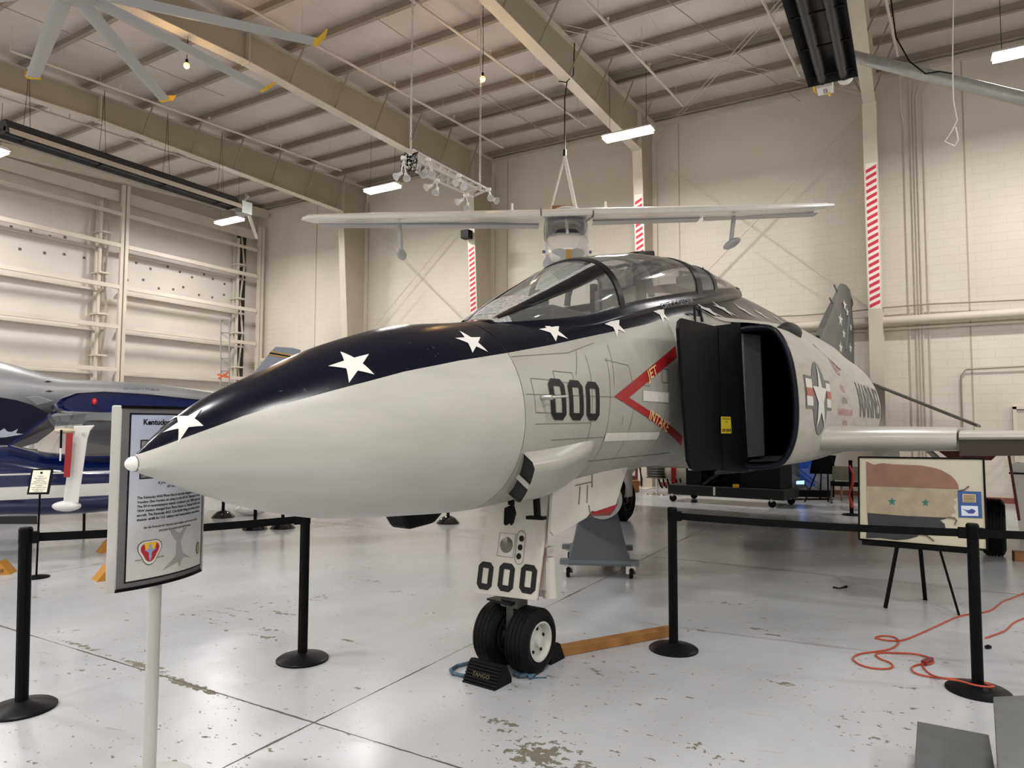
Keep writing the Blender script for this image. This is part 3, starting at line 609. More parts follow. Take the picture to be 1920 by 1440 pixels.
# nose cone
ss = [.0, .004, .012, .025, .045, .07]; r = MB()
rows = []
for s in [0.03+.09*(k/8)**1.5 for k in range(9)]+[.12+(2.016-.12)*k/60 for k in range(1, 61)]: rows.append([fwd(s, t) for t in ths(72)])
r.grid(rows, closed=True)
r.build('radome', M_JET, jet, smooth=30)
tp = MB(); tp.lathe([(0, -.008), (.010, -.006), (.019, .0), (.026, .009), (.030, .020), (.032, .034)], (0, .0, 1.553), (0, 1, .05), 24); tp.cur = 1; tp.lathe([(.0335, .028), (.0335, .032)], (0, .0, 1.553), (0, 1, .05), 24)
tp.build('nose_cap', [mat('cap_white', (.72, .71, .68), .3), M_LINE], jet, smooth=40, label='small white rounded nose cap')
CS_ = [2.25, 2.6, 3.0, 3.5, 4.0, 4.5, 5.2, 5.9, 6.5, 7.1]; CZ_ = [2.385, 2.425, 2.485, 2.62, 2.745, 2.86, 3.01, 3.16, 3.28, 3.39]
def deck(p):
    # flat cockpit floor level under the glass
    if 2.45 < p.y < 7.0 and p.z > pch(CS_, CZ_, p.y)-.03: return Vector((p.x, p.y, pch(CS_, CZ_, p.y)-.03))
    return p
r = MB(); rows = []
for k in range(0, 61):
    s = 2.024+(5.15-2.024)*k/60; rows.append([deck(fwd(s, t)) for t in ths(72)])
r.grid(rows, closed=True); r.poly(rows[0]); r.poly(rows[-1]); r.build('forward_fuselage', M_JET, jet, smooth=30)
sb = MB(); sb.grid([[fwd(2.012, t, -.004) for t in ths(72)], [fwd(2.03, t, -.004) for t in ths(72)]], closed=True); sb.build('radome_joint', M_LINE, jet)
# aft fuselage shell
r = MB()
for sd in (1, -1):
    st = [4.95+(16.9-4.95)*k/70 for k in range(71)]
    r.grid([[deck(Vector((sd*x, s, z))) for x, z in rear(s)] for s in st])
r.build('aft_fuselage', M_JET, jet, smooth=40)
cp = MB(); pr = [q for q in rear(4.99)]; top = [q for q in pr if q[0] < .86 and q[1] > 2]; bt = [q for q in pr if q[0] < .86 and q[1] < 2]
for sd in (1, -1): cp.poly([(sd*x, 4.97, z) for x, z in top]+[(sd*.86, 4.97, 2.6), (sd*.86, 4.97, 1.36)]+[(sd*x, 4.97, z) for x, z in bt])
cp.build('bulkhead', M_JGREY, jet)
# intakes
for sd in (1, -1):
    lip = sub_prof([(.90, 2.585), (1.05, 2.60), (1.24, 2.565), (1.36, 2.33), (1.41, 1.95), (1.39, 1.62), (1.29, 1.40), (1.12, 1.345), (.96, 1.345)], 5)
    MB().tube([Vector((sd*x, 4.955, z)) for x, z in lip], .028, 10).build('intake_lip', M_NAVY, jet, smooth=60)
    d = MB(); full = lip+[(.92, 1.345), (.92, 2.585)]; cx_, cz_ = 1.12, 1.95
    d.grid([[Vector((sd*(cx_+(x-cx_)*f), s, cz_+(z-cz_)*f)) for x, z in full] for s, f in ((4.97, .985), (5.3, .93), (5.9, .84), (6.8, .7))], closed=True)
    d.poly([Vector((sd*(cx_+(x-cx_)*.7), 6.79, cz_+(z-cz_)*.7)) for x, z in full]); d.build('intake_duct', mat('duct_dark', (.003, .003, .0035), .5, spec=.1), jet, smooth=40)
    fl_ = MB(); fl_.poly([(sd*.98, 4.99, 1.385), (sd*1.25, 4.99, 1.40), (sd*1.22, 5.3, 1.44), (sd*.98, 5.3, 1.42)]); fl_.build('duct_floor', mat('duct_grey', (.03, .03, .032), .6, spec=.2), jet)
    MB().prism([(sd*.955, 5.02, 1.42), (sd*1.09, 5.12, 1.44), (sd*1.07, 5.12, 2.55), (sd*.94, 5.02, 2.565)], (0, .03, 0)).build('boundary_ramp', mat('duct_grey', (.03, .03, .032), .6, spec=.2), jet)
    MB().prism([(sd*.948, 5.0, 1.42), (sd*.966, 5.0, 1.42), (sd*.952, 5.0, 2.56), (sd*.936, 5.0, 2.565)], (0, .03, 0)).build('ramp_edge', mat('edge_grey', (.12, .12, .125), .5), jet)
    # splitter plate of two leaves with rounded corners, standing off the flank
    q = MB()
    a = [(.84, 3.75, 2.53), (.84, 3.73, 2.47), (.83, 3.93, 1.43), (.835, 3.99, 1.365), (.845, 4.06, 1.345), (.90, 4.53, 1.335), (.90, 4.45, 2.565), (.845, 3.80, 2.56)]
    q.hexa([(sd*(x-.028), y, z) for x, y, z in a], [(sd*x, y, z) for x, y, z in a]); q.build('splitter_plate', mat('splitter_black', (.0035, .004, .0055), .42, spec=.10), jet, bevel=.004)
    q = MB(); b = [(.903, 4.46, 2.575), (.903, 4.54, 1.325), (.985, 4.99, 1.29), (.99, 4.80, 2.635)]
    q.hexa([(sd*(x-.03), y, z) for x, y, z in b], [(sd*x, y, z) for x, y, z in b])
    q.hexa([(sd*.90, 4.55, 1.325), (sd*.985, 4.99, 1.29), (sd*.98, 5.2, 1.29), (sd*.7, 4.9, 1.26)], [(sd*.90, 4.55, 1.345), (sd*.985, 4.99, 1.31), (sd*.98, 5.2, 1.31), (sd*.7, 4.9, 1.29)])
    q.build('ramp_plate', mat('splitter_black', (.0035, .004, .0055), .42, spec=.10), jet)
    MB().hexa([(sd*.5, 4.1, 2.42), (sd*.5, 4.95, 2.42), (sd*.93, 4.95, 2.42), (sd*.83, 4.3, 2.42)], [(sd*.5, 4.1, 2.6), (sd*.5, 4.95, 2.68), (sd*.93, 4.95, 2.63), (sd*.83, 4.3, 2.55)]).build('diverter', M_JGREY, jet)
    bb = MB(); bb.ball((sd*1.17, 5.78, 2.64), .2, 16, (.55, 1.4, .5)); bb.build('auxiliary_scoop', M_DARK, jet, smooth=60)
ydec = MB(); ym = lambda u, v: Vector((.905+.025*(u+.12)/.25+.004, 4.56+u, 1.715+v))
dc = MB(); dc.poly([ym(-.09, -.07), ym(.12, -.07), ym(.12, .075), ym(-.09, .075)]); dc.cur = 1
put_text(dc, 'INTAKE GUARD', lambda x, y: ym(.015+x, .055+y)+Vector((.002, 0, 0)), .022); put_text(dc, 'CLEAR', lambda x, y: ym(.015+x, .03+y)+Vector((.002, 0, 0)), .02)
put_text(dc, '- - - - - - - -', lambda x, y: ym(.015+x, -.01+y)+Vector((.002, 0, 0)), .02)
for k in range(6): dc.cur = 2 if k % 2 == 0 and k < 4 else 1; dc.poly([ym(-.075+.032*k, -.055)+Vector((.002, 0, 0)), ym(-.055+.032*k, -.055)+Vector((.002, 0, 0)), ym(-.055+.032*k, -.03)+Vector((.002, 0, 0)), ym(-.075+.032*k, -.03)+Vector((.002, 0, 0))])
dc.build('warning_placard', [mat('placard_yellow', (.42, .33, .01), .5), M_INK, M_DECALR], jet, label='small yellow warning placard')
# ---- markings that follow the skin
def decal(name, polys, mapf, m, step=.06, off=None, label=None):
    vs, fs = slice_poly(polys, step); d = MB(); d.add([mapf(x, y) for x, y in vs]); d.f = fs; d.mi = [0]*len(fs)
    return d.build(name, m, jet, label=label)
def star_on_nose(s0, th0, R_=.115, side=1):
    def mp(u, v):
        s = s0+u; e = .02; dl = (fwd(s, th0+e)-fwd(s, th0-e)).length/(2*e); return fwd(s, side*(th0-v/max(dl, .05)), .0035)
    decal('star_marking', star_polys(0, 0, R_, 0, .40), mp, M_DECALW, .03)
def th_of(s, z):
    a, b = 0.05, 1.4
    for _ in range(30):
        m_ = (a+b)/2
        if fwd(s, m_).z > z: a = m_
        else: b = m_
    return a
for side in (1, -1):
    for s0, t0, rr in ((.938, .69, .12), (1.773, .68, .118), (2.62, th_of(2.62, 2.36), .125), (3.34, th_of(3.34, 2.48), .12), (4.12, th_of(4.12, 2.67), .11)): star_on_nose(s0, t0, rr, side)
    star_on_nose(.20, .52, .078, side)
def star_on_aft(s0, z0, R_=.12, side=1): decal('star_marking', star_polys(0, 0, R_, 0, .38), lambda u, v: rear_side(s0+u, z0+v, .006, side), M_DECALW, .05)
for side in (1, -1):
    for s0, z0 in ((5.09, 2.82), (5.52, 2.89), (6.27, 2.98), (7.07, 3.05), (8.17, 3.14)): star_on_aft(s0, z0, .11, side)
for side in (1, -1):
    fz = lambda u, v: fwd_side(u, v, .004, side)
    decal('number_marking', [p for k in range(3) for p in digit0(2.358+.203*k, 1.878, .168, .264, .047)], fz, M_DECALK, .05)
    chev = [[(3.05, 1.918), (3.27, 1.918), (4.14, 2.29), (4.14, 2.385)], [(3.05, 1.918), (4.53, 1.53), (4.42, 1.62), (3.27, 1.918)]]
    decal('warning_chevron', chev, lambda u, v: fwd_side(u, v, .004, side), M_DECALR, .06, label='red jet intake warning chevron')
    sgn = 1 if side == 1 else -1
    for txt, c0, a in (('JET', (3.66, 2.125), atan2(.385, .97)), ('INTAKE', (3.83, 1.745), atan2(-.345, 1.3))):
        wd = MB(); vs, fs = slice_mesh(*text2d(txt, .115, bold=.012), .05); i = len(wd.v)
        for x, y in vs:
            x *= sgn*.95*1.15; y *= .95; wd.v.append(fwd_side(c0[0]+x*cos(a)-y*sin(a), c0[1]+x*sin(a)+y*cos(a), .008, side))
        for f in fs: wd.face([i+q for q in f])
        wd.build('warning_lettering', mat('decal_gold', (.72, .50, .22), .5), jet)
    for nm, pts in (('repaint_patch', [(3.50, 1.90), (3.96, 1.90), (3.96, 1.98), (3.50, 1.98)]), ('repaint_patch', [(2.98, 1.60), (3.9, 1.60), (3.9, 1.66), (2.98, 1.66)])):
        decal(nm, [pts], fz, mat('patch_white', (.60, .59, .54), .35, var=.1, vscale=20), .06)
    def outline(pts, wdt=.005): return [[pts[k], pts[(k+1) % len(pts)], ((pts[(k+1) % len(pts)][0]+wdt), (pts[(k+1) % len(pts)][1]+wdt)), (pts[k][0]+wdt, pts[k][1]+wdt)] for k in range(len(pts))]
    def ribbons(name, lines, wdt=.0042):
        polys = []
        for a, b in lines:
            dx, dy = b[0]-a[0], b[1]-a[1]; l = math.hypot(dx, dy); nx, ny = -dy/l*wdt/2, dx/l*wdt/2
            polys.append([(a[0]+nx, a[1]+ny), (b[0]+nx, b[1]+ny), (b[0]-nx, b[1]-ny), (a[0]-nx, a[1]-ny)])
        decal(name, polys, lambda u, v: fwd_side(u, v, .0022, side), M_LINE, .07)
    def rect(a, b, c, d): return [((a, b), (c, b)), ((c, b), (c, d)), ((c, d), (a, d)), ((a, d), (a, b))]
    ribbons('panel_lines', rect(2.12, 1.79, 2.33, 2.0)+rect(2.36, 1.99, 2.56, 2.06)+rect(3.42, 2.02, 3.62, 1.99)[:1]+[((2.03, 2.13), (2.6, 2.2)), ((2.6, 2.2), (2.95, 2.3)), ((2.05, 1.90), (3.05, 1.915)), ((2.72, 1.34), (2.78, 2.2)), ((2.95, 1.3), (3.02, 2.2)), ((2.12, 1.72), (2.75, 1.73)), ((2.3, 1.62), (2.98, 1.63)), ((3.9, 1.4), (3.96, 2.05)), ((3.3, 1.42), (3.36, 1.9)), ((2.6, 2.05), (2.7, 2.22)), ((3.06, 2.0), (3.1, 2.3)), ((3.2, 1.78), (3.2, 1.72)), ((2.8, 1.46), (4.4, 1.47)), ((3.0, 2.18), (3.3, 2.16)), ((3.3, 2.16), (3.34, 2.0))])
    ribbons('access_panel', rect(3.83, 2.06, 3.96, 2.17), .007)
    # roundel with bars
    ry, rz_ = 5.86, 1.98; cxs, n_ = 1, 28
    disc = [[(ry, rz_), (ry+.36*cos(2*pi*k/n_), rz_+.36*sin(2*pi*k/n_)), (ry+.36*cos(2*pi*(k+1)/n_), rz_+.36*sin(2*pi*(k+1)/n_))] for k in range(n_)]
    M_RG = mat('roundel_grey', (.13, .14, .15), .5, var=.2, vscale=15)
    rm = lambda o_: (lambda u, v: rear_side(u, v, o_, side))
    decal('roundel', disc+[[(ry-.62, rz_-.11), (ry+.62, rz_-.11), (ry+.62, rz_+.20), (ry-.62, rz_+.20)]], rm(.005), M_RG, .08, label='faded grey star roundel with side bars')
    for a in (-.59, .34):
        decal('roundel_bar', [[(ry+a, rz_-.08), (ry+a+.25, rz_-.08), (ry+a+.25, rz_+.17), (ry+a, rz_+.17)]], rm(.008), M_DECALW, .08)
        decal('roundel_stripe', [[(ry+a, rz_+.01), (ry+a+.25, rz_+.01), (ry+a+.25, rz_+.085), (ry+a, rz_+.085)]], rm(.011), mat('faded_red', (.42, .10, .08), .5), .08)
    decal('roundel_star', star_polys(ry, rz_, .35, 0, .39), rm(.012), M_DECALW, .08)
    def word(body, s0, z0, size, m, name, bold=.0, space=1.0, sx=1.0):
        vs, fs = slice_mesh(*text2d(body, size, bold=bold, space=space), .06); mb_ = MB(); mb_.add([rear_side(s0+x*sgn*sx, z0+y, .006, side) for x, y in vs]); mb_.f = fs; mb_.mi = [0]*len(fs); mb_.build(name, m, jet)
    word('MARINES', 10.5, 2.05, .70, M_RG, 'service_lettering', .01, 1.0, .98)
    word('VX-5', 7.6, 2.40, .26, mat('faded_red', (.42, .10, .08), .5), 'stencil_lettering')
    for k, q in enumerate(('RESCUE', 'CAUTION', 'DANGER ARRESTING HOOK', 'NO STEP')): word(q, 7.7, 2.15-.14*k, .11, mat('faded_red', (.42, .10, .08), .5) if k != 1 else M_RG, 'stencil_lettering')
# pitot probe on the flank
pp = MB(); pp.tube([fwd_side(2.19, 1.883), fwd_side(2.19, 1.883)+Vector((.05, .0, 0)), fwd_side(2.19, 1.883)+Vector((.075, -.0, 0))], .016, 10); pb_ = fwd_side(2.19, 1.883)+Vector((.075, .02, 0))
pp.tube([pb_+Vector((0, -.03, 0)), pb_+Vector((.02, .13, .012))], [.012, .007], 8); pp.build('temperature_probe', M_ALU, jet, smooth=60)
# ---- canopy
CS = [2.25, 2.6, 3.0, 3.5, 4.0, 4.5, 5.2, 5.9, 6.5, 7.1]
CT = [2.415, 2.62, 2.84, 3.085, 3.225, 3.335, 3.42, 3.45, 3.45, 3.43]
CW = [.17, .29, .37, .43, .455, .46, .46, .44, .38, .27]
CZ = [2.385, 2.425, 2.485, 2.62, 2.745, 2.86, 3.01, 3.16, 3.28, 3.39]
def can(s, a, off=0.0):
    """a = 0 at the crest, 1 at the port sill, -1 at the starboard sill"""
    t, w_, z = pch(CS, CT, s), pch(CS, CW, s), pch(CS, CZ, s); an = a*pi/2
    return Vector(((w_+off)*math.copysign(abs(sin(an))**.85, a), s, z+(t-z+off)*abs(cos(an))**.85))
def sheet(s0, s1, a0, a1, ns=20, na=16, off=0.0, sf=None): return [[can(s0+(s1-s0)*i/ns+(sf(a0+(a1-a0)*j/na)*(1-i/ns) if sf else 0), a0+(a1-a0)*j/na, off) for j in range(na+1)] for i in range(ns+1)]
def bow(a): return .10*abs(a)**2
g = MB(); g.grid(sheet(2.62, 3.36, -.40, .40, 12, 10)); g.build('windshield', glass('screen_glass', (.70, .90, .83), .06, .08, .14), jet, smooth=60, label='pale green flat windshield')
for a0, a1 in ((.57, .97), (-.97, -.57)):
    g = MB(); g.grid([[can(2.34+(3.42-2.34)*i/14+bow(a1)*(i/14), a0+(a1-a0)*j/8) for j in range(9)] for i in range(15)]); g.build('quarter_glass', M_GLASS, jet, smooth=60)
g = MB(); g.grid(sheet(3.52, 5.16, -.97, .97, 30, 28, 0, lambda a: bow(a))); g.build('front_canopy_glass', M_GLASS, jet, smooth=60)
g = MB(); g.grid(sheet(5.78, 7.05, -.97, .97, 24, 28)); g.build('rear_canopy_glass', M_GLASS, jet, smooth=60)
def strip(name, fn, wd, m=M_NAVY, n=30, th=.012, par=None):
    """frame strip along a path fn(t)->(s, a); wd = half width along s"""
    rows = []
    for k in range(n+1):
        s, a = fn(k/n); rows.append([can(s-wd, a, -.004), can(s-wd, a, th), can(s+wd, a, th), can(s+wd, a, -.004)])
    q = MB(); q.grid(rows); q.build(name, m, par or jet, smooth=40)
strip('windshield_bow', lambda t: (3.46+bow(-1+2*t), -1+2*t), .036, mat('frame_black', (.006, .006, .007), .3, spec=.2))
strip('canopy_frame', lambda t: (5.22, -1+2*t), .07)
q = MB(); q.grid(sheet(5.28, 5.72, -1, 1, 6, 24, .004)); q.build('canopy_centre_section', mat('centre_metal', (.05, .06, .08), .22), jet, smooth=60)
strip('canopy_frame', lambda t: (5.74, -1+2*t), .05)
strip('canopy_frame', lambda t: (7.08, -1+2*t), .05)
M_SEAL = mat('seal_silver', (.42, .43, .44), .28, .3, var=.6, vscale=45, bump=.4, bscale=70)
for sd in (1, -1):
    rows = [[can(2.28+1.14*k/20, sd*.39, .008), can(2.28+1.14*k/20, sd*.42, .018), can(2.28+1.14*k/20, sd*.56, .018), can(2.28+1.14*k/20, sd*.60, .004)] for k in range(21)]
    q = MB(); q.grid(rows); q.build('windshield_frame', mat('frame_black', (.006, .006, .007), .3, spec=.2), jet, smooth=60)
    rows = [[can(2.26+1.15*k/20, sd*.34, .012), can(2.26+1.15*k/20, sd*.40, .018)] for k in range(21)]
    q = MB(); q.grid(rows); q.build('sealant_strip', M_SEAL, jet)
    q = MB(); rows = []
    for k in range(50):
        s = 2.3+4.8*k/49; p = can(s, sd*.965, .006); b = can(s, sd*1.0, .012); rows.append([p, b, b+Vector((sd*.022, 0, -.03)), b+Vector((sd*.035, 0, -.075)), b+Vector((sd*.02, 0, -.11))])
    q.grid(rows); q.build('canopy_sill', M_JET, jet, smooth=60)
q = MB(); q.grid(sheet(2.22, 2.36, -.95, .95, 3, 12, .004)); q.grid(sheet(2.34, 2.64, -.42, .42, 6, 12, .006)); q.build('screen_base_fairing', M_SEAL, jet, smooth=60)
# captain's name along the sill, kept as faint lettering
nm = MB(); vs, fs = text2d('CAPT. T. FLETCHER', .085)
for x, y in vs:
    s = 4.55+x; b = can(s, 1.0, .015); nm.v.append(b+Vector((.035-y*.5, 0, -.045+y*.8)))
for f in fs: nm.face(f)
nm.build('name_lettering', mat('faint_blue', (.10, .12, .16), .4), jet)
# cockpit
M_PIT = mat('cockpit_black', (.02, .02, .022), .6); M_SEAT = mat('seat_fabric', (.10, .105, .09), .8, var=.2)
pit = MB()
for s0 in (3.0, 5.25): pit.box((0, s0, pch(CS, CZ, s0)+.02), (.6, .5, .14))
pit.box((0, 5.2, 2.98), (.62, .35, .2)); pit.box((0, 6.9, 3.2), (.4, .5, .2)); pit.build('coaming', M_PIT, jet, bevel=.02)
pit = MB(); pit.tube([can(4.15, a*.95/8, -.03) for a in range(-8, 9)], .03, 8); pit.build('canopy_inner_arch', M_PIT, jet, smooth=60)
pit = MB(); pit.tube([can(6.4, a*.95/8, -.04) for a in range(-8, 9)], .025, 8); pit.build('canopy_inner_arch', M_PIT, jet, smooth=60)
for s0, z0 in ((4.35, 2.72), (6.25, 3.02)):
    e = MB(); e.box((0, s0, z0), (.42, .14, .5)); e.box((0, s0-.05, z0+.32), (.3, .16, .18)); e.tube([(-.13, s0, z0+.36), (-.13, s0-.02, z0+.48), (0, s0-.06, z0+.44), (.13, s0-.02, z0+.48), (.13, s0, z0+.36)], .014, 8)
    so = e.build('ejection_seat', M_SEAT, jet, bevel=.02)
    h = MB(); [h.box((q*.24, s0, z0+.05), (.05, .1, .55)) for q in (-1, 1)]; h.tube([(.24, s0-.1, z0), (.2, s0-.3, z0-.1), (.22, s0-.4, z0+.1)], .015); h.build('seat_rail', M_BLACKM, so)
e = MB(); e.box((0, 3.02, 2.68), (.1, .12, .12)); e.box((-.12, 3.25, 2.66), (.05, .2, .05)); e.tube([(.28, 3.5, 2.6), (.3, 3.45, 2.85), (.2, 3.4, 3.0)], .012); e.build('gunsight', M_PIT, jet)
a_ = MB(); a_.hexa([(-.07, 4.62, 3.34), (.07, 4.62, 3.34), (.07, 5.05, 3.40), (-.07, 5.05, 3.40)], [(-.06, 4.70, 3.40), (.06, 4.70, 3.40), (.06, 5.05, 3.475), (-.06, 5.05, 3.475)]); a_.build('mirror_housing', M_BLACKM, jet)
# cooling scoops under the nose
for sd in (1, -1):
    rows = []; N = 24
    for i in range(N+1):
        s = 2.06+.80*i/N; h = .105*min(1, (1-(i/N))**.55*1.25); row = []
        for j in range(13):
            u = j/12; th = 1.92+(2.50-1.92)*u; hh = h*min(1, (min(u, 1-u)*7))**.5 if 0 < u < 1 else 0; sl = s+.10*(u-.2)*(1-i/N); row.append(fwd(sl, sd*th, hh-.004 if hh == 0 else hh))
        rows.append(row)
    q = MB(); q.grid(rows); so = q.build('cooling_scoop', mat('scoop_grey', (.34, .335, .30), .3), jet, smooth=50)
    q = MB(); fr = [p+Vector((0, .012, 0)) for p in rows[0]]; bk = [fwd(2.075+.10*(j/12-.2), sd*(1.92+.58*j/12), .0) for j in range(13)]
    q.grid([fr, bk]); q.build('scoop_mouth', M_DARK, so)
    m6 = rows[0][6]; q = MB(); q.bar(m6, fwd(2.09, sd*2.21, 0), .012, .03); q.build('scoop_divider', mat('scoop_grey', (.34, .335, .30), .3), so)
# antennas and small fittings under the nose
q = MB(); q.hexa([(-.40, 1.74, 1.20), (-.18, 1.74, 1.20), (-.18, 2.25, 1.20), (-.40, 2.25, 1.20)], [(-.38, 1.84, 1.045), (-.20, 1.84, 1.045), (-.20, 2.08, 1.06), (-.38, 2.08, 1.06)]); q.build('belly_fairing', M_BLACKM, jet, bevel=.03, label='black fairing under the far side of the nose')
q = MB(); q.prism([(.155, 2.38, 1.28), (.205, 2.38, 1.28), (.215, 2.38, 1.185), (.175, 2.38, 1.18)], (0, .02, 0)); q.prism([(.15, 2.37, 1.16), (.215, 2.37, 1.19), (.235, 2.37, 1.13), (.215, 2.37, 1.065), (.203, 2.37, 1.05), (.195, 2.37, 1.065), (.16, 2.37, 1.045), (.145, 2.37, 1.055), (.148, 2.37, 1.125)], (0, .02, 0)); q.build('drain_flap', M_BLACKM, jet, label='small black flap hanging before the nose gear door')
q = MB(); q.bar((.35, 2.45, 1.28), (.375, 2.43, 1.12), .04, .03); q.bar((.30, 2.43, 1.105), (.43, 2.43, 1.11), .05, .022); q.build('step_fitting', M_BLACKM, jet)
# ---- nose gear
def fdoor(u, z, o_=0.0):
    """u across the door (port positive), leaning forward towards its foot"""
    t = (1.35-z)/.85; return Vector((u, 2.74-.165*t-o_, z))
q = MB(); co = [(-.265, .50), (.265, .525), (.29, 1.42), (-.215, 1.42)]
q.hexa([fdoor(u, z) for u, z in co], [fdoor(u, z, -.03) for u, z in co]); door = q.build('nose_gear_door', M_JWHITE, jet, bevel=.006, label='white front gear door numbered 000')
q = MB()
for k in range(3):
    for p in digit0(-.185+.185*k, .632+.012*k, .135, .19, .042): q.poly([fdoor(x, y, .002) for x, y in p])
q.build('number_marking', M_DECALK, door)
q = MB(); q.lathe([(0, .007), (.035, .006), (.050, .003), (.056, .0)], fdoor(-.03, .86, .0), (0, -1, .194), 24); q.build('landing_light', mat('lamp_lens', (.12, .12, .10), .2, .2), door, smooth=40)
q = MB()
for k in range(3): q.lathe([(0, .003), (.021, .003)], fdoor(.095-.004*k, .915-.06*k, .0), (0, -1, .194), 16)
q.build('approach_lights', M_INK, door)
q = MB(); ol = [(-.035, -.075), (.035, -.075), (.035, .075), (-.035, .075)]
pts = [fdoor(.091+.037*cos(a), .855+(.075 if sin(a) > 0 else -.075)+.037*sin(a), .003) for a in [2*pi*k/24 for k in range(25)]]
q.tube(pts, .0018, 4); pts = [fdoor(-.03+x, .86+y, .003) for x, y in ((-.07, -.08), (.07, -.08), (.07, .08), (-.07, .08), (-.07, -.08))]; q.tube(pts, .0015, 4); q.build('door_outline', M_LINE, door)
q = MB(); q.poly([fdoor(u, z, -.031) for u, z in co]); q.build('door_inner_edge', M_RED, door)
sdoor = MB(); sp = [(2.66, 1.40), (3.85, 1.42), (3.78, 1.33), (3.60, 1.09), (3.52, 1.03), (3.20, 1.07), (3.12, 1.03), (2.68, .955), (2.63, .99)]
sdoor.hexa([(.33, y, z) for y, z in sp], [(.355, y, z) for y, z in sp]); sd_ = sdoor.build('nose_gear_side_door', M_JWHITE, jet, bevel=.004)
q = MB(); q.tube([(.359, 2.95, 1.28), (.359, 3.2, 1.29)], .004, 5); q.tube([(.359, 3.02, 1.27), (.359, 3.0, 1.14)], .004, 5); q.tube([(.359, 3.13, 1.27), (.359, 3.12, 1.14)], .004, 5); q.tube([(.357, 3.2, 1.38), (.357, 3.2, 1.25)], .006, 5); q.tube([(.357, 3.15, 1.12), (.357, 3.17, 1.06), (.357, 3.21, 1.045)], .005, 5); q.build('door_stiffener', M_LINE, sd_)
MB().hexa([(.325, 3.18, 1.06), (.325, 3.62, 1.085), (.325, 3.55, 1.0), (.325, 3.2, 1.03)], [(.36, 3.18, 1.06), (.36, 3.62, 1.085), (.36, 3.55, 1.04), (.36, 3.2, 1.045)]).build('door_red_edge', M_RED, sd_)
q = MB(); q.cyl((.02, 2.80, 1.4), (.0, 2.74, .62), .055); q.cyl((0, 2.74, .64), (0, 2.71, .40), .038); q.cyl((.14, 2.86, 1.35), (.16, 2.80, .62), .045); q.box((.18, 2.80, .66), (.13, .12, .2)); q.cyl((.22, 2.80, .78), (.24, 2.80, .5), .05); q.cyl((.17, 2.82, .72), (.17, 2.82, .50), .045); q.box((.17, 2.83, .82), (.1, .09, .05)); q.cyl((.2, 2.8, .8), (.23, 2.82, .52), .015); q.box((.1, 2.80, .9), (.12, .06, .04)); q.cyl((.21, 2.83, .56), (.21, 2.83, .50), .035)
q.build('nose_strut', M_JWHITE, jet, smooth=40)
q = MB(); q.hexa([(-.075, 2.63, .43), (.075, 2.63, .43), (.075, 2.76, .43), (-.075, 2.76, .43)], [(-.06, 2.66, .60), (.06, 2.66, .60), (.06, 2.78, .60), (-.06, 2.78, .60)]); q.box((0, 2.69, .33), (.06, .09, .26)); q.cyl((-.2, 2.69, .225), (.2, 2.69, .225), .025); q.build('wheel_fork', mat('fork_grey', (.07, .07, .065), .5), jet)
MB().hexa([(-.17, 2.60, .462), (.05, 2.58, .455), (.05, 2.8, .455), (-.14, 2.78, .462)], [(-.17, 2.60, .475), (.05, 2.58, .475), (.05, 2.8, .475), (-.14, 2.78, .475)]).build('tow_plate', M_NAVY, jet)
def wheel(x, y, z, R_, wd, hub, side, name='nose_wheel', tread=4):
    pr = [(hub, -wd*.40), (hub*1.15, -wd*.47), (R_*.78, -wd*.5), (R_*.92, -wd*.42), (R_*.985, -wd*.28)]
    k0 = -.26
    for k in range(tread):
        u = k0+(.52)*(k+.0)/(tread-1) if tread > 1 else 0
        pr += [(R_, wd*(u-.045)), (R_, wd*(u-.012)), (R_*.965, wd*(u-.008)), (R_*.965, wd*(u+.008)), (R_, wd*(u+.012)), (R_, wd*(u+.045))]
    pr += [(R_*.985, wd*.33), (R_*.92, wd*.42), (R_*.78, wd*.5), (hub*1.15, wd*.47), (hub, wd*.40)]
    t_ = MB(); t_.lathe(pr, (x, y, z), (1, 0, 0), 48)
    for k in range(len(t_.v)):      # tyre flattened where it bears
        if t_.v[k].z < .012: t_.v[k].z = .0
    wo = t_.build(name, M_RUBBER, jet, smooth=40)
    for sg in (1, -1):
        h = MB(); e = sg*wd; h.lathe([(hub, e*.42), (hub*1.02, e*.46), (hub*.93, e*.46), (hub*.86, e*.36), (hub*.80, e*.22), (hub*.45, e*.28), (hub*.33, e*.30), (hub*.30, e*.44), (hub*.18, e*.46), (0, e*.46)], (x, y, z), (1, 0, 0), 32)
        ho = h.build('wheel_hub', mat('hub_white', (.46, .46, .44), .35) if sg == side else mat('hub_dark', (.02, .02, .02), .5), wo, smooth=35)
        b = MB()
        for k in range(5):
            a = 2*pi*k/5+.3; b.lathe([(0, e*.30), (hub*.09, e*.30), (hub*.09, e*.2)], (x, y+hub*.62*cos(a), z+hub*.62*sin(a)), (1, 0, 0), 8)
        b.build('hub_hole', M_INK, wo)
    return wo
wheel(.150, 2.69, .222, .222, .19, .132, 1); wheel(-.125, 2.69, .222, .222, .19, .132, -1)
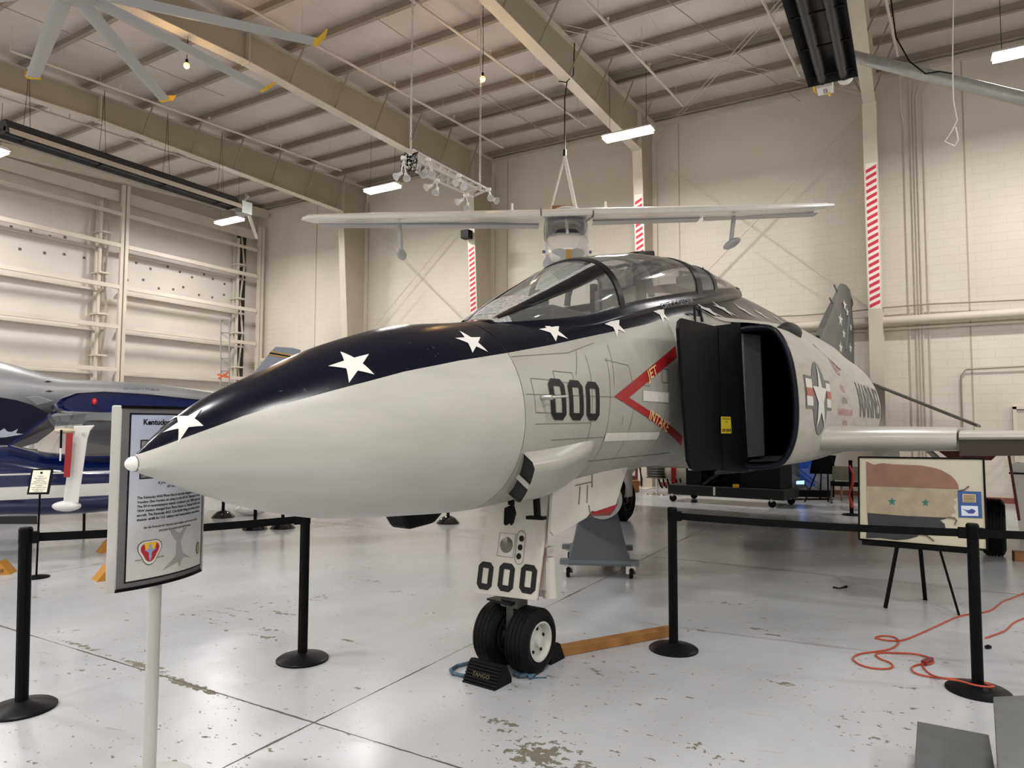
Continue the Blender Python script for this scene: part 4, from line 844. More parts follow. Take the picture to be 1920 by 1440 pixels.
# ---- wings
def airfoil(y0, ch, z, th, x, n=10):
    pts = []
    up = [(0, 0), (.004, .35), (.015, .62), (.035, .85), (.07, .97), (.15, 1), (.4, 1), (.7, .62), (1, .05)]
    return [Vector((x, y0+u*ch, z+th/2*v)) for u, v in up]+[Vector((x, y0+u*ch, z-th/2*v)) for u, v in up[::-1][:-1]]
for sd in (1, -1):
    q = MB(); st = [(1.15, 5.98, 6.5, 1.575, .275), (1.5, 6.12, 6.3, 1.575, .27), (2.0, 6.66, 5.8, 1.572, .265), (2.48, 7.17, 5.3, 1.568, .255)]
    q.grid([airfoil(y, c, z, th, sd*x) for x, y, c, z, th in st], closed=True); q.poly(airfoil(7.17, 5.3, 1.568, .255, sd*2.48)); q.build('wing', M_JGREY, jet, smooth=50)
    st = [(2.5, 7.2, 5.25, 1.60, .13), (4.1, 8.85, 3.5, 1.60, .10), (5.85, 10.4, 1.6, 1.80, .05)]
    q = MB(); q.grid([airfoil(y, c, z, th, sd*x) for x, y, c, z, th in st], closed=True); q.poly(airfoil(7.2, 5.25, 1.60, .13, sd*2.5)); q.build('outer_wing', M_JGREY, jet, smooth=50)
    q = MB(); q.hexa([(sd*2.5, 7.19, 1.555), (sd*4.0, 8.73, 1.555), (sd*4.0, 8.83, 1.565), (sd*2.5, 7.29, 1.565)], [(sd*2.5, 7.24, 1.40), (sd*4.0, 8.80, 1.40), (sd*4.0, 8.83, 1.40), (sd*2.5, 7.27, 1.40)]); q.build('leading_edge_flap', mat('flap_brown', (.035, .026, .02), .5), jet, label='dark drooped leading edge flap')
    q = MB(); q.box((sd*1.75, 7.9, 1.36), (.10, 1.5, .16)); q.build('pylon', M_JGREY, jet)
    q = MB(); q.box((sd*3.2, 9.4, 1.40), (.12, 1.6, .2)); q.build('pylon', M_JGREY, jet)
    # main gear
    q = MB(); q.cyl((sd*2.55, 9.75, 1.5), (sd*2.6, 9.88, .45), .085); q.cyl((sd*2.6, 9.88, .5), (sd*2.72, 9.9, .38), .06); q.cyl((sd*1.9, 9.8, 1.5), (sd*2.55, 9.85, .85), .035); q.build('main_strut', M_JWHITE, jet, smooth=40)
    wheel(sd*2.735, 9.89, .375, .375, .28, .19, sd, 'main_wheel', 5)
    q = MB(); q.hexa([(sd*2.90, 9.45, 1.52), (sd*2.90, 10.05, 1.52), (sd*3.0, 10.0, .55), (sd*3.0, 9.7, .5)], [(sd*2.93, 9.45, 1.52), (sd*2.93, 10.05, 1.52), (sd*3.03, 10.0, .55), (sd*3.03, 9.7, .5)]); q.build('main_gear_door', mat('maroon', (.10, .006, .01), .45), jet)
    q = MB(); q.prism([(sd*2.1, 9.3, 1.45), (sd*2.9, 9.3, 1.45), (sd*2.75, 9.3, 1.28), (sd*2.3, 9.3, 1.28)], (0, 1.1, 0)); q.build('gear_bay_lining', mat('maroon', (.10, .006, .01), .45), jet)
    # tail planes with their marked droop
    q = MB(); a = [(.42, 14.35, 2.72), (2.45, 16.15, 1.72), (2.5, 16.9, 1.70), (.42, 16.3, 2.70)]
    q.hexa([(sd*x, y, z-.035) for x, y, z in a], [(sd*x, y, z+.035) for x, y, z in a]); q.build('tail_plane', mat('tail_bare', (.075, .072, .065), .35, .4, var=.3, vscale=4), jet, bevel=.02)
    q = MB(); q.lathe([(.30, 0), (.36, .3), (.38, 1.0), (.40, 1.6), (.30, 1.6), (.28, 1.0)], (sd*.42, 11.6, 1.86), (0, 1, -.03), 24); q.build('exhaust_nozzle', mat('burnt_metal', (.09, .08, .07), .4, .8, var=.3), jet, smooth=40)
# fin
q = MB(); fp = [(12.70, 3.30), (14.0, 4.06), (15.30, 4.82), (15.5, 4.93), (15.95, 4.98), (16.45, 4.95), (16.62, 4.75), (16.6, 3.9), (16.5, 3.0), (14.8, 2.9)]
def finx(y, z): return .035 if z > 4.5 else .075
q.hexa([(-finx(y, z), y, z) for y, z in fp], [(finx(y, z), y, z) for y, z in fp]); fin = q.build('tail_fin', mat('fin_grey', (.115, .12, .12), .42, var=.25, vscale=3), jet, bevel=.02, label='dark grey fin with small white stars')
q = MB()
for y, z, r_ in ((15.45, 4.42, .16), (14.9, 4.02, .17), (15.25, 3.75, .14), (14.85, 3.4, .15), (15.75, 4.3, .13), (16.15, 4.0, .12), (16.05, 3.5, .14)):
    for p in star_polys(y, z, r_, 0, .36, 1.6): q.poly([(.079 if b < 4.5 else .05, a, b) for a, b in p])
q.build('star_marking', M_DECALW, fin)
q = MB(); q.tube([(.085, 15.4, 3.4), (.085, 15.85, 4.25)], .025, 6); q.tube([(0, 14.55, 4.3), (0, 14.2, 4.4)], .02, 6); q.tube([(0, 15.05, 4.66), (0, 14.7, 4.76)], .02, 6); q.build('fin_probe', M_GREYP, fin)
MB().ball((0, 16.65, 4.65), .09, 12, (.7, 1.2, 1.6)).build('fin_light', M_GREYP, fin, smooth=60)
MB().cyl((0, 12.62, 3.33), (0, 12.9, 3.42), .03, .05).build('fin_ram_inlet', M_INK, fin)
# a roof of faint dust and a small latch above the splitter
q = MB(); q.tube([(.6, 4.72, 2.66), (.6, 4.72, 2.80), (.6, 4.84, 2.82), (.62, 4.86, 2.68)], .012, 6); q.build('grab_handle', M_NAVY, jet)
q = MB()
for s, z in ((4.9, 2.76), (5.0, 2.7)): q.tube([rear_side(s+1.9, 2.62), rear_side(s+3.2, 2.42)], .004, 4)
q.build('aft_panel_lines', M_LINE, jet)
# ================================================================ BARRIERS, SIGNS AND FLOOR THINGS
def barrier_post(px, py, label, lean=(0, 0), h=1.08, br=.185, group='black belt barrier posts around the jet'):
    p = on_floor(px, py); t = thing('barrier_post', label, 'barrier post', p, 0, None)
    MB().lathe([(0, 0), (br, 0), (br, .012), (br*.93, .022), (br*.35, .045), (.045, .055), (0, .055)], (0, 0, 0), (0, 0, 1), 40).build('base', mat('post_base', (.006, .006, .007), .38, spec=.12), t, smooth=30)
    L_ = Vector((lean[0], lean[1], 0)); q = MB(); n = 20; r0 = .035
    prof = [(r0 if k % 5 else r0*.86) for k in range(n)]
    q.hexa([Vector((prof[k]*cos(2*pi*k/n), prof[k]*sin(2*pi*k/n), .04)) for k in range(n)], [Vector((prof[k]*cos(2*pi*k/n), prof[k]*sin(2*pi*k/n), h-.09))+L_ for k in range(n)]); q.build('pole', M_BLACKM, t)
    q = MB(); q.lathe([(.036, h-.1), (.038, h-.095), (.038, h-.012), (.03, h), (0, h)], L_, (0, 0, 1), 24); q.build('belt_head', M_BLACK, t, smooth=30)
    return t, p+L_
pA, A_ = barrier_post(40, 1330, 'leaning black barrier post at the left edge of the photo', (-.04, 0.0))
pB, B_ = barrier_post(567, 1237, 'black barrier post standing under the jet nose cone', (.0, 0))
pC, C_ = barrier_post(1263, 1218, 'black barrier post at the end of the wooden beam, right of the nose wheels', (-.0, 0))
pD, D_ = barrier_post(1834, 1297, 'black barrier post at the orange cord, in front of the framed flag', (0, 0))
pE, E_ = barrier_post(2130, 1302, 'black barrier post beyond the right edge holding the last belt', (0, 0))
def belt(post, a, b, z=1.015, sag=.012):
    a = Vector((a.x, a.y, 0)); b = Vector((b.x, b.y, 0)); d = (b-a).normalized(); a = a+d*.04; b = b-d*.04; q = MB(); nrm = d.cross(Vector((0, 0, 1)))*.002; rows = []
    for k in range(13):
        u = k/12; p = a+(b-a)*u; zz = z-sag*4*u*(1-u); rows.append([p+nrm+Vector((0, 0, zz-.026)), p+nrm+Vector((0, 0, zz+.026)), p-nrm+Vector((0, 0, zz+.026)), p-nrm+Vector((0, 0, zz-.026))])
    q.grid(rows, closed=True); q.box(a+Vector((0, 0, z))+d*.01, (.04, .04, .07), atan2(d.y, d.x)); q.box(b+Vector((0, 0, z))-d*.015, (.05, .03, .07), atan2(d.y, d.x))
    q.build('belt', mat('belt_black', (.003, .003, .0035), .75, spec=.1), post, world=True)
belt(pA, A_, B_); belt(pC, C_, D_); belt(pD, D_, E_)
# curved information sign
def sign():
    lw = Vector((-3.135, 1.785, 0)); d_left, d_right = 3.1, 3.6
    a = at_d(222, 900, 3.15); b = at_d(382, 900, 3.62); a.z = b.z = 0; ch = (b-a); W_ = ch.length; u = ch.normalized(); nrm = Vector((u.y, -u.x, 0)); 
    if nrm.dot(-a) < 0: nrm = -nrm
    c = (a+b)/2; t = thing('information_sign', 'curved information sign on a grey post, behind the tip of the jet nose', 'information sign', (c.x, c.y, 0), 0)
    zb, zt = .945, 1.80
    def P(x, y, o=0.0):       # x in -0.5..0.5 of width, y height
        bul = .055*(1-(2*x)**2); return c+u*(x*W_)+nrm*(bul+o)+Vector((0, 0, y))-Vector((0, 0, 0))
    def panel(name, x0, x1, z0, z1, o, th, m, n=24, lab=None):
        q = MB(); q.grid([[P(x0+(x1-x0)*k/n, z0, o-th), P(x0+(x1-x0)*k/n, z0, o), P(x0+(x1-x0)*k/n, z1, o), P(x0+(x1-x0)*k/n, z1, o-th)] for k in range(n+1)], closed=True)
        q.poly([P(x0, z0, o-th), P(x0, z0, o), P(x0, z1, o), P(x0, z1, o-th)]); q.poly([P(x1, z0, o-th), P(x1, z0, o), P(x1, z1, o), P(x1, z1, o-th)])
        return q.build(name, m, t, world=True, smooth=30, label=lab)
    M_SILV = mat('sign_silver', (.42, .42, .41), .4, .2); M_FR = mat('sign_frame', (.14, .13, .135), .4, .3)
    panel('frame_back', -.5, .5, zb+.012, zt-.012, 0, .02, M_FR)
    panel('frame_edge', -.5, .5, zb, zb+.014, .006, .034, M_BLACK); panel('frame_edge', -.5, .5, zt-.014, zt, .006, .034, M_BLACK)
    q = MB(); e0 = at_d(204, 900, 3.12); e0.z = 0; e1 = P(-.5, 0, .004); e1.z = 0; bk = Vector((FW.x, FW.y, 0))*.05; q.hexa([e0+Vector((0, 0, zb)), e1+Vector((0, 0, zb)), e1+bk+Vector((0, 0, zb)), e0+bk+Vector((0, 0, zb))], [e0+Vector((0, 0, zt)), e1+Vector((0, 0, zt)), e1+bk+Vector((0, 0, zt)), e0+bk+Vector((0, 0, zt))]); q.build('side_rail', mat('rail_silver', (.50, .50, .47), .35), t, world=True, bevel=.006)
    q = MB(); e = P(-.5, 0, 0); q.hexa([e+Vector((0, 0, zb+.01))+u*.03+nrm*.01, e+Vector((0, 0, zb+.01))+nrm*.012, e+Vector((0, 0, zb+.01))-nrm*.06-u*.01, e+Vector((0, 0, zb+.01))-nrm*.06+u*.02], [e+Vector((0, 0, zt-.01))+u*.03+nrm*.01, e+Vector((0, 0, zt-.01))+nrm*.012, e+Vector((0, 0, zt-.01))-nrm*.06-u*.01, e+Vector((0, 0, zt-.01))-nrm*.06+u*.02]); None
    panel('side_rail', .475, .5, zb+.01, zt-.01, .008, .02, M_SILV)
    panel('border', -.43, .47, zb+.035, zt-.035, .002, .002, M_NAVY)
    n = NT('poster', .35); o = n.xyz(); n.L(n.mix(n.rng(o[2], .95, 1.75), (.58, .57, .54), (.36, .40, .52)), n.b.inputs['Base Color'])
    ps = panel('poster', -.418, .455, zb+.043, zt-.043, .004, .002, n.m)
    def tx(body, xc, zc, size, shear=0.0, bold=.0, m=M_INK, align='CENTER', fit=None):
        vs, fs = text2d(body, size, shear=shear, bold=bold, align=align); q = MB(); k = 1.0
        if fit: 
            wd = max(v[0] for v in vs)-min(v[0] for v in vs); k = fit*W_/wd
        q.add([P(xc+x*k/W_, zc+y, .0056) for x, y in vs]); q.f = fs; q.mi = [0]*len(fs); q.build('sign_lettering', m, ps, world=True)
    tx('Kentucky Air Guard', -.06, 1.722, .036, bold=.035, fit=.52); tx('Photo Recon', .02, 1.688, .036, bold=.035, fit=.32)
    q = MB(); 
    def rectp(x0, x1, z0, z1, o, m, nm):
        q = MB(); n_ = 8; q.grid([[P(x0+(x1-x0)*k/n_, z0, o), P(x0+(x1-x0)*k/n_, z1, o)] for k in range(n_+1)]); return q.build(nm, m, ps, world=True)
    rectp(-.34, .34, 1.455, 1.64, .005, M_INK, 'photo_border'); rectp(-.33, .33, 1.461, 1.634, .0056, mat('photo_grey', (.22, .22, .22), .5, var=.8, vscale=60), 'sign_photo')
    tx('KyANG 165th TRS', .0, 1.432, .019, .25, .01, fit=.34); tx('RF-4C Phantom', .05, 1.411, .019, .25, .01, fit=.24)
    body = ['The Kentucky ANG Photo Recon aircraft changed from RF-101', 'Voodoo (See Voodoo on ramp) to the RF-4C Phantom in Feb.', 'The RF-4 reconnaissance mission continued until 1989 when the', 'TRW mission changed from Photo Recon to Tactical Airlift with', 'aircraft. The Kentucky ANG 123d Airlift Wing provides modern', 'theater airlift for U.S. military and humanitarian operations.']
    for k, l in enumerate(body): tx(l, .03, 1.368-.0205*k, .0165, bold=.025, fit=.76)
    tx('See the Kentucky Air National Guard display case for more history', .04, 1.226, .0155, .25, .015, fit=.66); tx('and past & present aircraft models.', .06, 1.205, .0155, .25, .015, fit=.40)
    def shp(pts, m, o=.006, nm='sign_emblem'):
        vs, fs = slice_poly([pts], .2); q = MB(); q.add([P(x, z, o) for x, z in vs]); q.f = fs; q.mi = [0]*len(fs); q.build(nm, m, ps, world=True)
    ec, ez, er, kx = -.20, .965+.045, .055, 1.6/W_*.55
    ez = 1.115; ec = -.22
    def tri(r, sx=1.0): 
        out = []
        for k in range(24):
            a = 2*pi*k/24; rr = r*(1-.17*cos(3*(a+pi/2))*-1) if False else r*(1+.16*cos(3*(a-pi/6))); out.append((ec+rr*cos(a)/W_*.95, ez+rr*sin(a)))
        return out
    shp(tri(.058), M_NAVY, .0058); shp(tri(.055), M_DECALW, .0062); shp(tri(.044), mat('emblem_red', (.45, .01, .02), .5), .0066)
    shp([(ec-.03/W_, ez+.04), (ec+.03/W_, ez+.04), (ec+.022/W_, ez+.005), (ec-.022/W_, ez+.005)], mat('emblem_gold', (.8, .5, .03), .5), .0070)
    for pts in ([(-.006, .03), (.006, .03), (.007, -.03), (0, -.05), (-.007, -.03)], [(-.03, .008), (.03, .008), (.006, -.008), (-.006, -.008)]): shp([(ec+x/W_, ez+y) for x, y in pts], mat('emblem_blue', (.25, .35, .6), .5), .0074)
    el = [(.395+.016*cos(2*pi*k/20)/W_, 1.075+.030*sin(2*pi*k/20)) for k in range(20)]; shp(el, M_INK); shp([(.395+(x-.395)*.85, 1.075+(z-1.075)*.85) for x, z in el], mat('emblem_olive', (.25, .28, .12), .5), .0066)
    M_GH = mat('ghost_grey', (.33, .33, .33), .5)
    for pts in ([(.0, .0), (.07, .045), (.07, .10), (.03, .15), (.13, .15), (.095, .10), (.11, .05), (.17, .02), (.12, .035), (.10, .02), (.095, .0), (.08, .02)],): shp([(x*2.2-.09, 1.01+z*1.25) for x, z in pts], M_GH, .0054, 'ghost_aircraft')
    tx('PHANTOMS', -.30, 1.078, .010, 0, fit=.1); tx('PHOREVER', -.13, 1.078, .010, 0, fit=.1)
    q = MB(); pc = P(-.07, 0, -.05); q.tube([Vector((pc.x, pc.y, 0)), Vector((pc.x, pc.y, zt-.1))], .030, 20); q.build('post', mat('post_grey', (.42, .42, .40), .4), t, world=True, smooth=30)
    MB().lathe([(0, 0), (.2, 0), (.2, .012), (.05, .03), (0, .03)], (pc.x-c.x, pc.y-c.y, 0), (0, 0, 1), 32).build('base', mat('post_grey', (.42, .42, .40), .4), t, smooth=30)
sign()
# small stand with a text card
p = on_floor(68, 1083); t = thing('card_stand', 'thin black stand holding a small framed text card by the blue aircraft', 'sign stand', p)
MB().lathe([(0, 0), (.13, 0), (.13, .01), (.02, .03), (0, .03)], (0, 0, 0), (0, 0, 1), 28).build('base', M_BLACKM, t, smooth=30); MB().tube([(0, 0, .02), (0, 0, .95)], .011, 8).build('pole', M_BLACKM, t)
R = Matrix.Rotation(YAW+radians(12), 3, 'Z') @ Matrix.Rotation(radians(-18), 3, 'X'); q = MB(); q.box((0, 0, 1.06), (.215, .02, .29), R=R); q.build('frame', M_BLACK, t)
q = MB(); q.box(Vector((0, 0, 1.06))+R @ Vector((0, -.0105, 0)), (.175, .004, .25), R=R); co = q.build('card', mat('card_cream', (.75, .73, .6), .6), t)
q = MB(); 
for k, l in enumerate(('STOP N...', 'cable supports and', 'attachments', 'Safety NO smoking', 'DO NOT enter without', 'permission', 'Contact staff for access', 'open daily 10-5 to 6', 'THANK YOU')): put_text(q, l, lambda x, y: Vector((0, 0, 1.06))+R @ Vector((x, -.014, y+.055-.021*k)), .016, bold=.01)
q.lathe([(0, 0), (.014, 0)], Vector((0, 0, 1.06))+R @ Vector((0, -.014, .095)), R @ Vector((0, -1, 0)), 14); q.build('card_lettering', M_INK, co)
# wheel chock, rope and beam by the nose wheels
def chock(c, rz, label, L_=.33):
    t = thing('wheel_chock', label, 'wheel chock', c, rz); q = MB(); pr = [(-.10, 0), (.085, 0), (.085, .03), (.03, .125), (-.005, .135), (-.045, .11)]
    n = 7; out = [pr[0]]
    for k in range(n):     # ribbed sloping face
        u0, u1 = k/n, (k+.55)/n; a = Vector((-.10, 0)); b = Vector((-.03, .125)); p0 = a+(b-a)*u0; p1 = a+(b-a)*u1; out += [(p0.x-.006, p0.y+.002), (p1.x-.006, p1.y+.002), (p1.x+.004, p1.y), (a+(b-a)*((k+.95)/n)).to_tuple()]
    out += [(-.01, .135), (.03, .125), (.085, .03), (.085, 0)]
    q.prism([(-L_/2, y, z) for y, z in out], (L_, 0, 0)); o = q.build('rubber_block', M_RUBBER, t, bevel=.0)
    return t
d = (jet.matrix_basis.to_3x3() @ Vector((0, 1, 0)))
c = jet.matrix_basis @ Vector((.02, 2.37, 0)); t1 = chock((c.x, c.y, 0), JA+radians(0), 'black ribbed rubber chock in front of the nose wheels', .27)
q = MB(); put_text(q, 'TANGO', lambda x, y: Vector((x, -.076+y*.5, .062+y*.85)), .04, bold=.02); q.build('chock_lettering', mat('worn_yellow', (.07, .055, .02), .7), t1)
c = jet.matrix_basis @ Vector((.06, 2.97, 0)); t2 = chock((c.x, c.y, 0), JA+pi, 'black ribbed rubber chock behind the nose wheels', .27)
M_ROPE = mat('rope_blue', (.06, .11, .16), .8, var=.7, vscale=25, bump=.3)
rp = [on_floor(*q_, .014) for q_ in ((905, 1238), (880, 1243), (858, 1248), (845, 1256), (850, 1263), (870, 1267), (893, 1264), (902, 1262))]
MB().tube(rp, .013, 8).build('rope', M_ROPE, smooth=60, label='frayed blue rope looped on the floor left of the front chock', cat='rope')
random.seed(7); q = MB(); c0 = on_floor(990, 1270)
for k in range(7):
    a = random.uniform(0, 6.28); q.tube([c0+Vector((.05*cos(a), .05*sin(a), .014)), c0+Vector((.02*cos(a+1), .02*sin(a+1), .03)), c0+Vector((-.05*cos(a+.5), -.04*sin(a), .014))], .010, 6)
q.tube([on_floor(962, 1262, .02), on_floor(975, 1268, .02), c0+Vector((0, 0, .02))], .012, 6); q.build('rope', M_ROPE, smooth=60, label='knotted blue and white rope end right of the front chock', cat='rope')
a = on_floor(1048, 1229, .0); b = on_floor(1258, 1190, 0); b = b+(b-a).normalized()*.0
MB().bar(a+Vector((0, 0, .034)), b+Vector((0, 0, .034)), .09, .065).build('wooden_beam', M_WOOD, bevel=.004, label='orange-brown wooden beam on the floor beside the nose wheels', cat='beam')
# orange cord
cpts = [(1990, 1080), (1925, 1110), (1895, 1122), (1880, 1128), (1862, 1142), (1845, 1148), (1800, 1155), (1760, 1172), (1730, 1186), (1700, 1198), (1685, 1201), (1668, 1201), (1648, 1198), (1642, 1195), (1655, 1192), (1675, 1194), (1685, 1202), (1680, 1211), (1665, 1218), (1640, 1222), (1612, 1226), (1599, 1234), (1610, 1245), (1632, 1252), (1660, 1254), (1674, 1250), (1668, 1242), (1650, 1235), (1642, 1228), (1650, 1224), (1680, 1224), (1715, 1226), (1740, 1232), (1751, 1240), (1742, 1245), (1722, 1246), (1709, 1252), (1716, 1262), (1745, 1269), (1775, 1272), (1810, 1274), (1835, 1277), (1855, 1283), (1863, 1287), (1850, 1288), (1825, 1284), (1800, 1277), (1770, 1272), (1748, 1266), (1735, 1256), (1730, 1246), (1738, 1240), (1748, 1238)]
def smooth_path(P_, m=4):
    out = []
    for i in range(len(P_)-1):
        p0, p1, p2, p3 = P_[max(i-1, 0)], P_[i], P_[i+1], P_[min(i+2, len(P_)-1)]
        for k in range(m):
            t = k/m; out.append(.5*(2*p1+(p2-p0)*t+(2*p0-5*p1+4*p2-p3)*t*t+(3*p1-p0-3*p2+p3)*t**3))
    return out+[P_[-1]]
M_CORD = mat('cord_orange', (.38, .055, .02), .45)
fp_ = []
for k, q_ in enumerate(cpts):
    z = .009 if k < 41 or k > 47 else .062
    fp_.append(on_floor(*q_, z))
cpt = thing('extension_cord', 'orange extension cord looping across the floor to the right barrier post', 'extension cord', (fp_[20].x, fp_[20].y, 0))
MB().tube(smooth_path(fp_), .0065, 6).build('cable', M_CORD, cpt, world=True, smooth=60)
MB().bar(on_floor(1732, 1243, .02), on_floor(1746, 1236, .02), .035, .03).build('plug', mat('plug_red', (.16, .012, .012), .4), cpt, world=True)
MB().tube(smooth_path([on_floor(*q_, .009) for q_ in ((1990, 1130), (1925, 1157), (1900, 1168), (1885, 1182), (1865, 1190), (1848, 1196))]), .0065, 6).build('extension_cord', M_CORD, smooth=60, label='second orange cord running in from the right edge behind the post', cat='extension cord')
MB().tube([on_floor(1848, 1214, .012), on_floor(1853, 1212, .02), on_floor(1856, 1213, .012)], .014, 8).build('cord_plug', M_BLACK, label='small black plug lying right of the right barrier post', cat='plug')
MB().tube([on_floor(1562, 1101, .012), on_floor(1574, 1103, .012), on_floor(1587, 1100, .012)], [.010, .006, .014], 8).build('cable_clip', M_BLACK, label='small black clip lying on the open floor left of the easel', cat='clip')
MB().box(on_floor(1010, 1271, .001), (.11, .022, .002), radians(38)).build('tape_strip', mat('tape_blue', (.04, .09, .14), .6), label='short strip of blue tape on the floor by the right nose wheel', cat='tape')
# grey steps at the lower right
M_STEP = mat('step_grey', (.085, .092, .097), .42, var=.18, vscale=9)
t = thing('boarding_step', 'worn dark grey wooden step block cut by the lower right corner', 'step', (.75, 3.7, 0)); q = MB()
a = at_z(1862, 1306, .40); b = at_z(1870, 1445, .40); e = at_z(1925, 1303, .40); dd = (b-a).normalized(); ee = (e-a).normalized()
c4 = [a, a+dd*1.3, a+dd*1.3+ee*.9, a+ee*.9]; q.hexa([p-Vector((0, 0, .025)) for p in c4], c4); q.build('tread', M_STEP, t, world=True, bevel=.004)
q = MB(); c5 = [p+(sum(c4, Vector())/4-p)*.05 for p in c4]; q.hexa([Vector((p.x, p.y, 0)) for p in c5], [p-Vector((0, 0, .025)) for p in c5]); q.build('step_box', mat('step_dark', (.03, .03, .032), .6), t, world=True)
t = thing('boarding_step', 'low flat grey step board with small scuffs at the bottom right', 'step', (.1, 3.6, 0))
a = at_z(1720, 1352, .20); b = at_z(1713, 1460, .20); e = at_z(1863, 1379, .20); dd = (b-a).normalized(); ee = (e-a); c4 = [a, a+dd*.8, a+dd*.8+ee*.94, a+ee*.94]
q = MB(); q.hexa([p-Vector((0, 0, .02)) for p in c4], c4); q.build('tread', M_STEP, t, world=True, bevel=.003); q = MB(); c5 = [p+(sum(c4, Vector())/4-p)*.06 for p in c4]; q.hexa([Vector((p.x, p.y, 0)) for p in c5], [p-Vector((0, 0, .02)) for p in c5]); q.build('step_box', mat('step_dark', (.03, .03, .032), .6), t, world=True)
# engine trolley under the jet
a, b = on_floor(1065, 1082), on_floor(1183, 1085); u = (b-a).normalized(); v = Vector((-u.y, u.x, 0)); t = thing('engine_trolley', 'grey wedge trolley on castors behind the nose gear', 'trolley', ((a+b)/2+v*.45)); W_ = (b-a).length
def T(x, y, z): return a+u*x+v*y+Vector((0, 0, z))
for x, y in ((0, 0), (W_, 0), (0, .95), (W_, .95)):
    q = MB(); q.lathe([(0, -.02), (.05, -.02), (.055, -.012), (.055, .012), (.05, .02), (0, .02)], T(x, y, .056), u, 20); w_ = q.build('castor_wheel', M_RUBBER, t, world=True, smooth=40)
    q = MB(); [q.bar(T(x+s_*.03, y, .05), T(x+s_*.03, y, .13), .01, .05) for s_ in (-1, 1)]; q.bar(T(x-.04, y, .135), T(x+.04, y, .135), .06, .02); q.build('castor_bracket', M_ALU, w_, world=True)
q = MB(); q.bar(T(-.09, 0, .175), T(W_+.09, 0, .175), .1, .055); q.bar(T(-.09, .95, .175), T(W_+.09, .95, .175), .1, .055); q.bar(T(.05, 0, .18), T(.05, .95, .18), .08, .08); q.bar(T(W_-.05, 0, .18), T(W_-.05, .95, .18), .08, .08); q.build('base_frame', M_GREYP, t, world=True)
q = MB(); q.hexa([T(.0, -.06, .145), T(W_-.0, -.06, .145), T(W_-.03, .9, .17), T(.03, .9, .17)], [T(.19, .30, .86), T(W_-.17, .30, .86), T(W_-.17, .55, .86), T(.17, .55, .86)]); q.build('wedge_body', mat('trolley_grey', (.07, .08, .092), .45), t, world=True)
q = MB(); q.lathe([(.19, -.06), (.23, -.06), (.23, .06), (.19, .06), (.16, 0), (.19, -.06)], T(W_/2+.04, .22, .86), -v, 36); q.build('cradle_ring', M_GALV, t, world=True, smooth=30)
MB().lathe([(0, .02), (.16, .02)], T(W_/2+.04, .20, .86), -v, 30).build('cradle_opening', M_DARK, t, world=True)
q = MB(); q.lathe([(.0, -.08), (.30, -.08), (.34, -.03), (.34, .03), (.30, .08), (0, .08)], T(W_*.78, .75, 1.02), u, 30); q.build('spare_tyre', M_RUBBER, t, world=True, smooth=40)
# easel with the framed torn flag
ea, eb, ec_ = on_floor(1660, 1140), on_floor(1798, 1153), on_floor(1735, 1125); t = thing('easel', 'black easel carrying the large framed flag', 'easel', (ea+eb+ec_)/3)
tl, tr_ = at_d(1683, 1020, 6.50), at_d(1762, 1030, 6.33); tm = at_d(1725, 1022, 6.45)
top = at_d(1722, 860, 6.62)
for p0, p1 in ((ea, tl), (eb, tr_), (ec_, tm)): MB().bar(p0, p0+(p1-p0)*1.55 if p0 is not ec_ else p1, .035, .02).build('leg', M_BLACKM, t, world=True)
fa, fb = at_d(1612, 1012, 6.52), at_d(1853, 1033, 6.10); fz0 = .62
def on_pl(px, py, o=0.0): d_ = ray(px, py); nn = (fb-fa).cross(Vector((0, 0, 1))+up_tilt).normalized(); nn = nn if nn.dot(O-fa) > 0 else -nn; return O+d_*(((fa+nn*o-O).dot(nn))/d_.dot(nn))
up_tilt = -(((fa+fb)/2-O).normalized()*Vector((1, 1, 0)).normalized().length)*0.0 if False else Vector((FW.x, FW.y, 0))*.12
MB().bar(on_pl(1616, 1017, .02), on_pl(1835, 1035, .02), .06, .035).build('tray', M_BLACKM, t, world=True)
fr = thing('framed_flag', 'torn red, white and black flag with two green stars, framed on the black easel', 'framed flag', ((fa+fb)/2+Vector((0, 0, -.05))))
corn = [(1611, 1011), (1851, 1031), (1844, 860), (1610, 857)]
def panelp(name, pts, o, th, m, par=fr, lab=None):
    f_ = [on_pl(*p, o) for p in pts]; nn = (f_[1]-f_[0]).cross(f_[2]-f_[0]).normalized(); nn = nn if nn.dot(O-f_[0]) > 0 else -nn; q = MB(); q.hexa([p-nn*th for p in f_], f_); return q.build(name, m, par, world=True, label=lab)
panelp('mount_board', corn, .0, .02, mat('mount_cream', (.46, .43, .33), .6))
q = MB()
for k in range(4): q.bar(on_pl(*corn[k], .005), on_pl(*corn[(k+1) % 4], .005), .014, .016)
q.build('frame', M_BLACK, fr, world=True)
FL = 4.0; X0, Y0 = 1500, 820
def fz(pts): return [(X0+x/FL, Y0+y/FL) for x, y in pts]
def flagpoly(name, pts, m, o=.006):
    vs, fs = slice_poly([fz(pts)], 12); q = MB(); q.add([on_pl(x, y, o) for x, y in vs]); q.f = fs; q.mi = [0]*len(fs); return q.build(name, m, fr, world=True)
flagpoly('flag_red_band', [(495, 180), (555, 205), (620, 193), (700, 203), (900, 210), (990, 225), (1060, 245), (1130, 285), (1165, 320), (1188, 360), (1190, 388), (900, 380), (500, 368)], mat('flag_red', (.22, .115, .075), .8, var=.12, vscale=9))
flagpoly('flag_white_band', [(497, 366), (900, 380), (1190, 390), (1170, 420), (1182, 440), (1150, 460), (1172, 490), (1150, 520), (1170, 560), (1125, 575), (1140, 590), (1100, 602), (800, 590), (505, 566)], mat('flag_cream', (.33, .28, .19), .8, var=.2, vscale=9), .007)
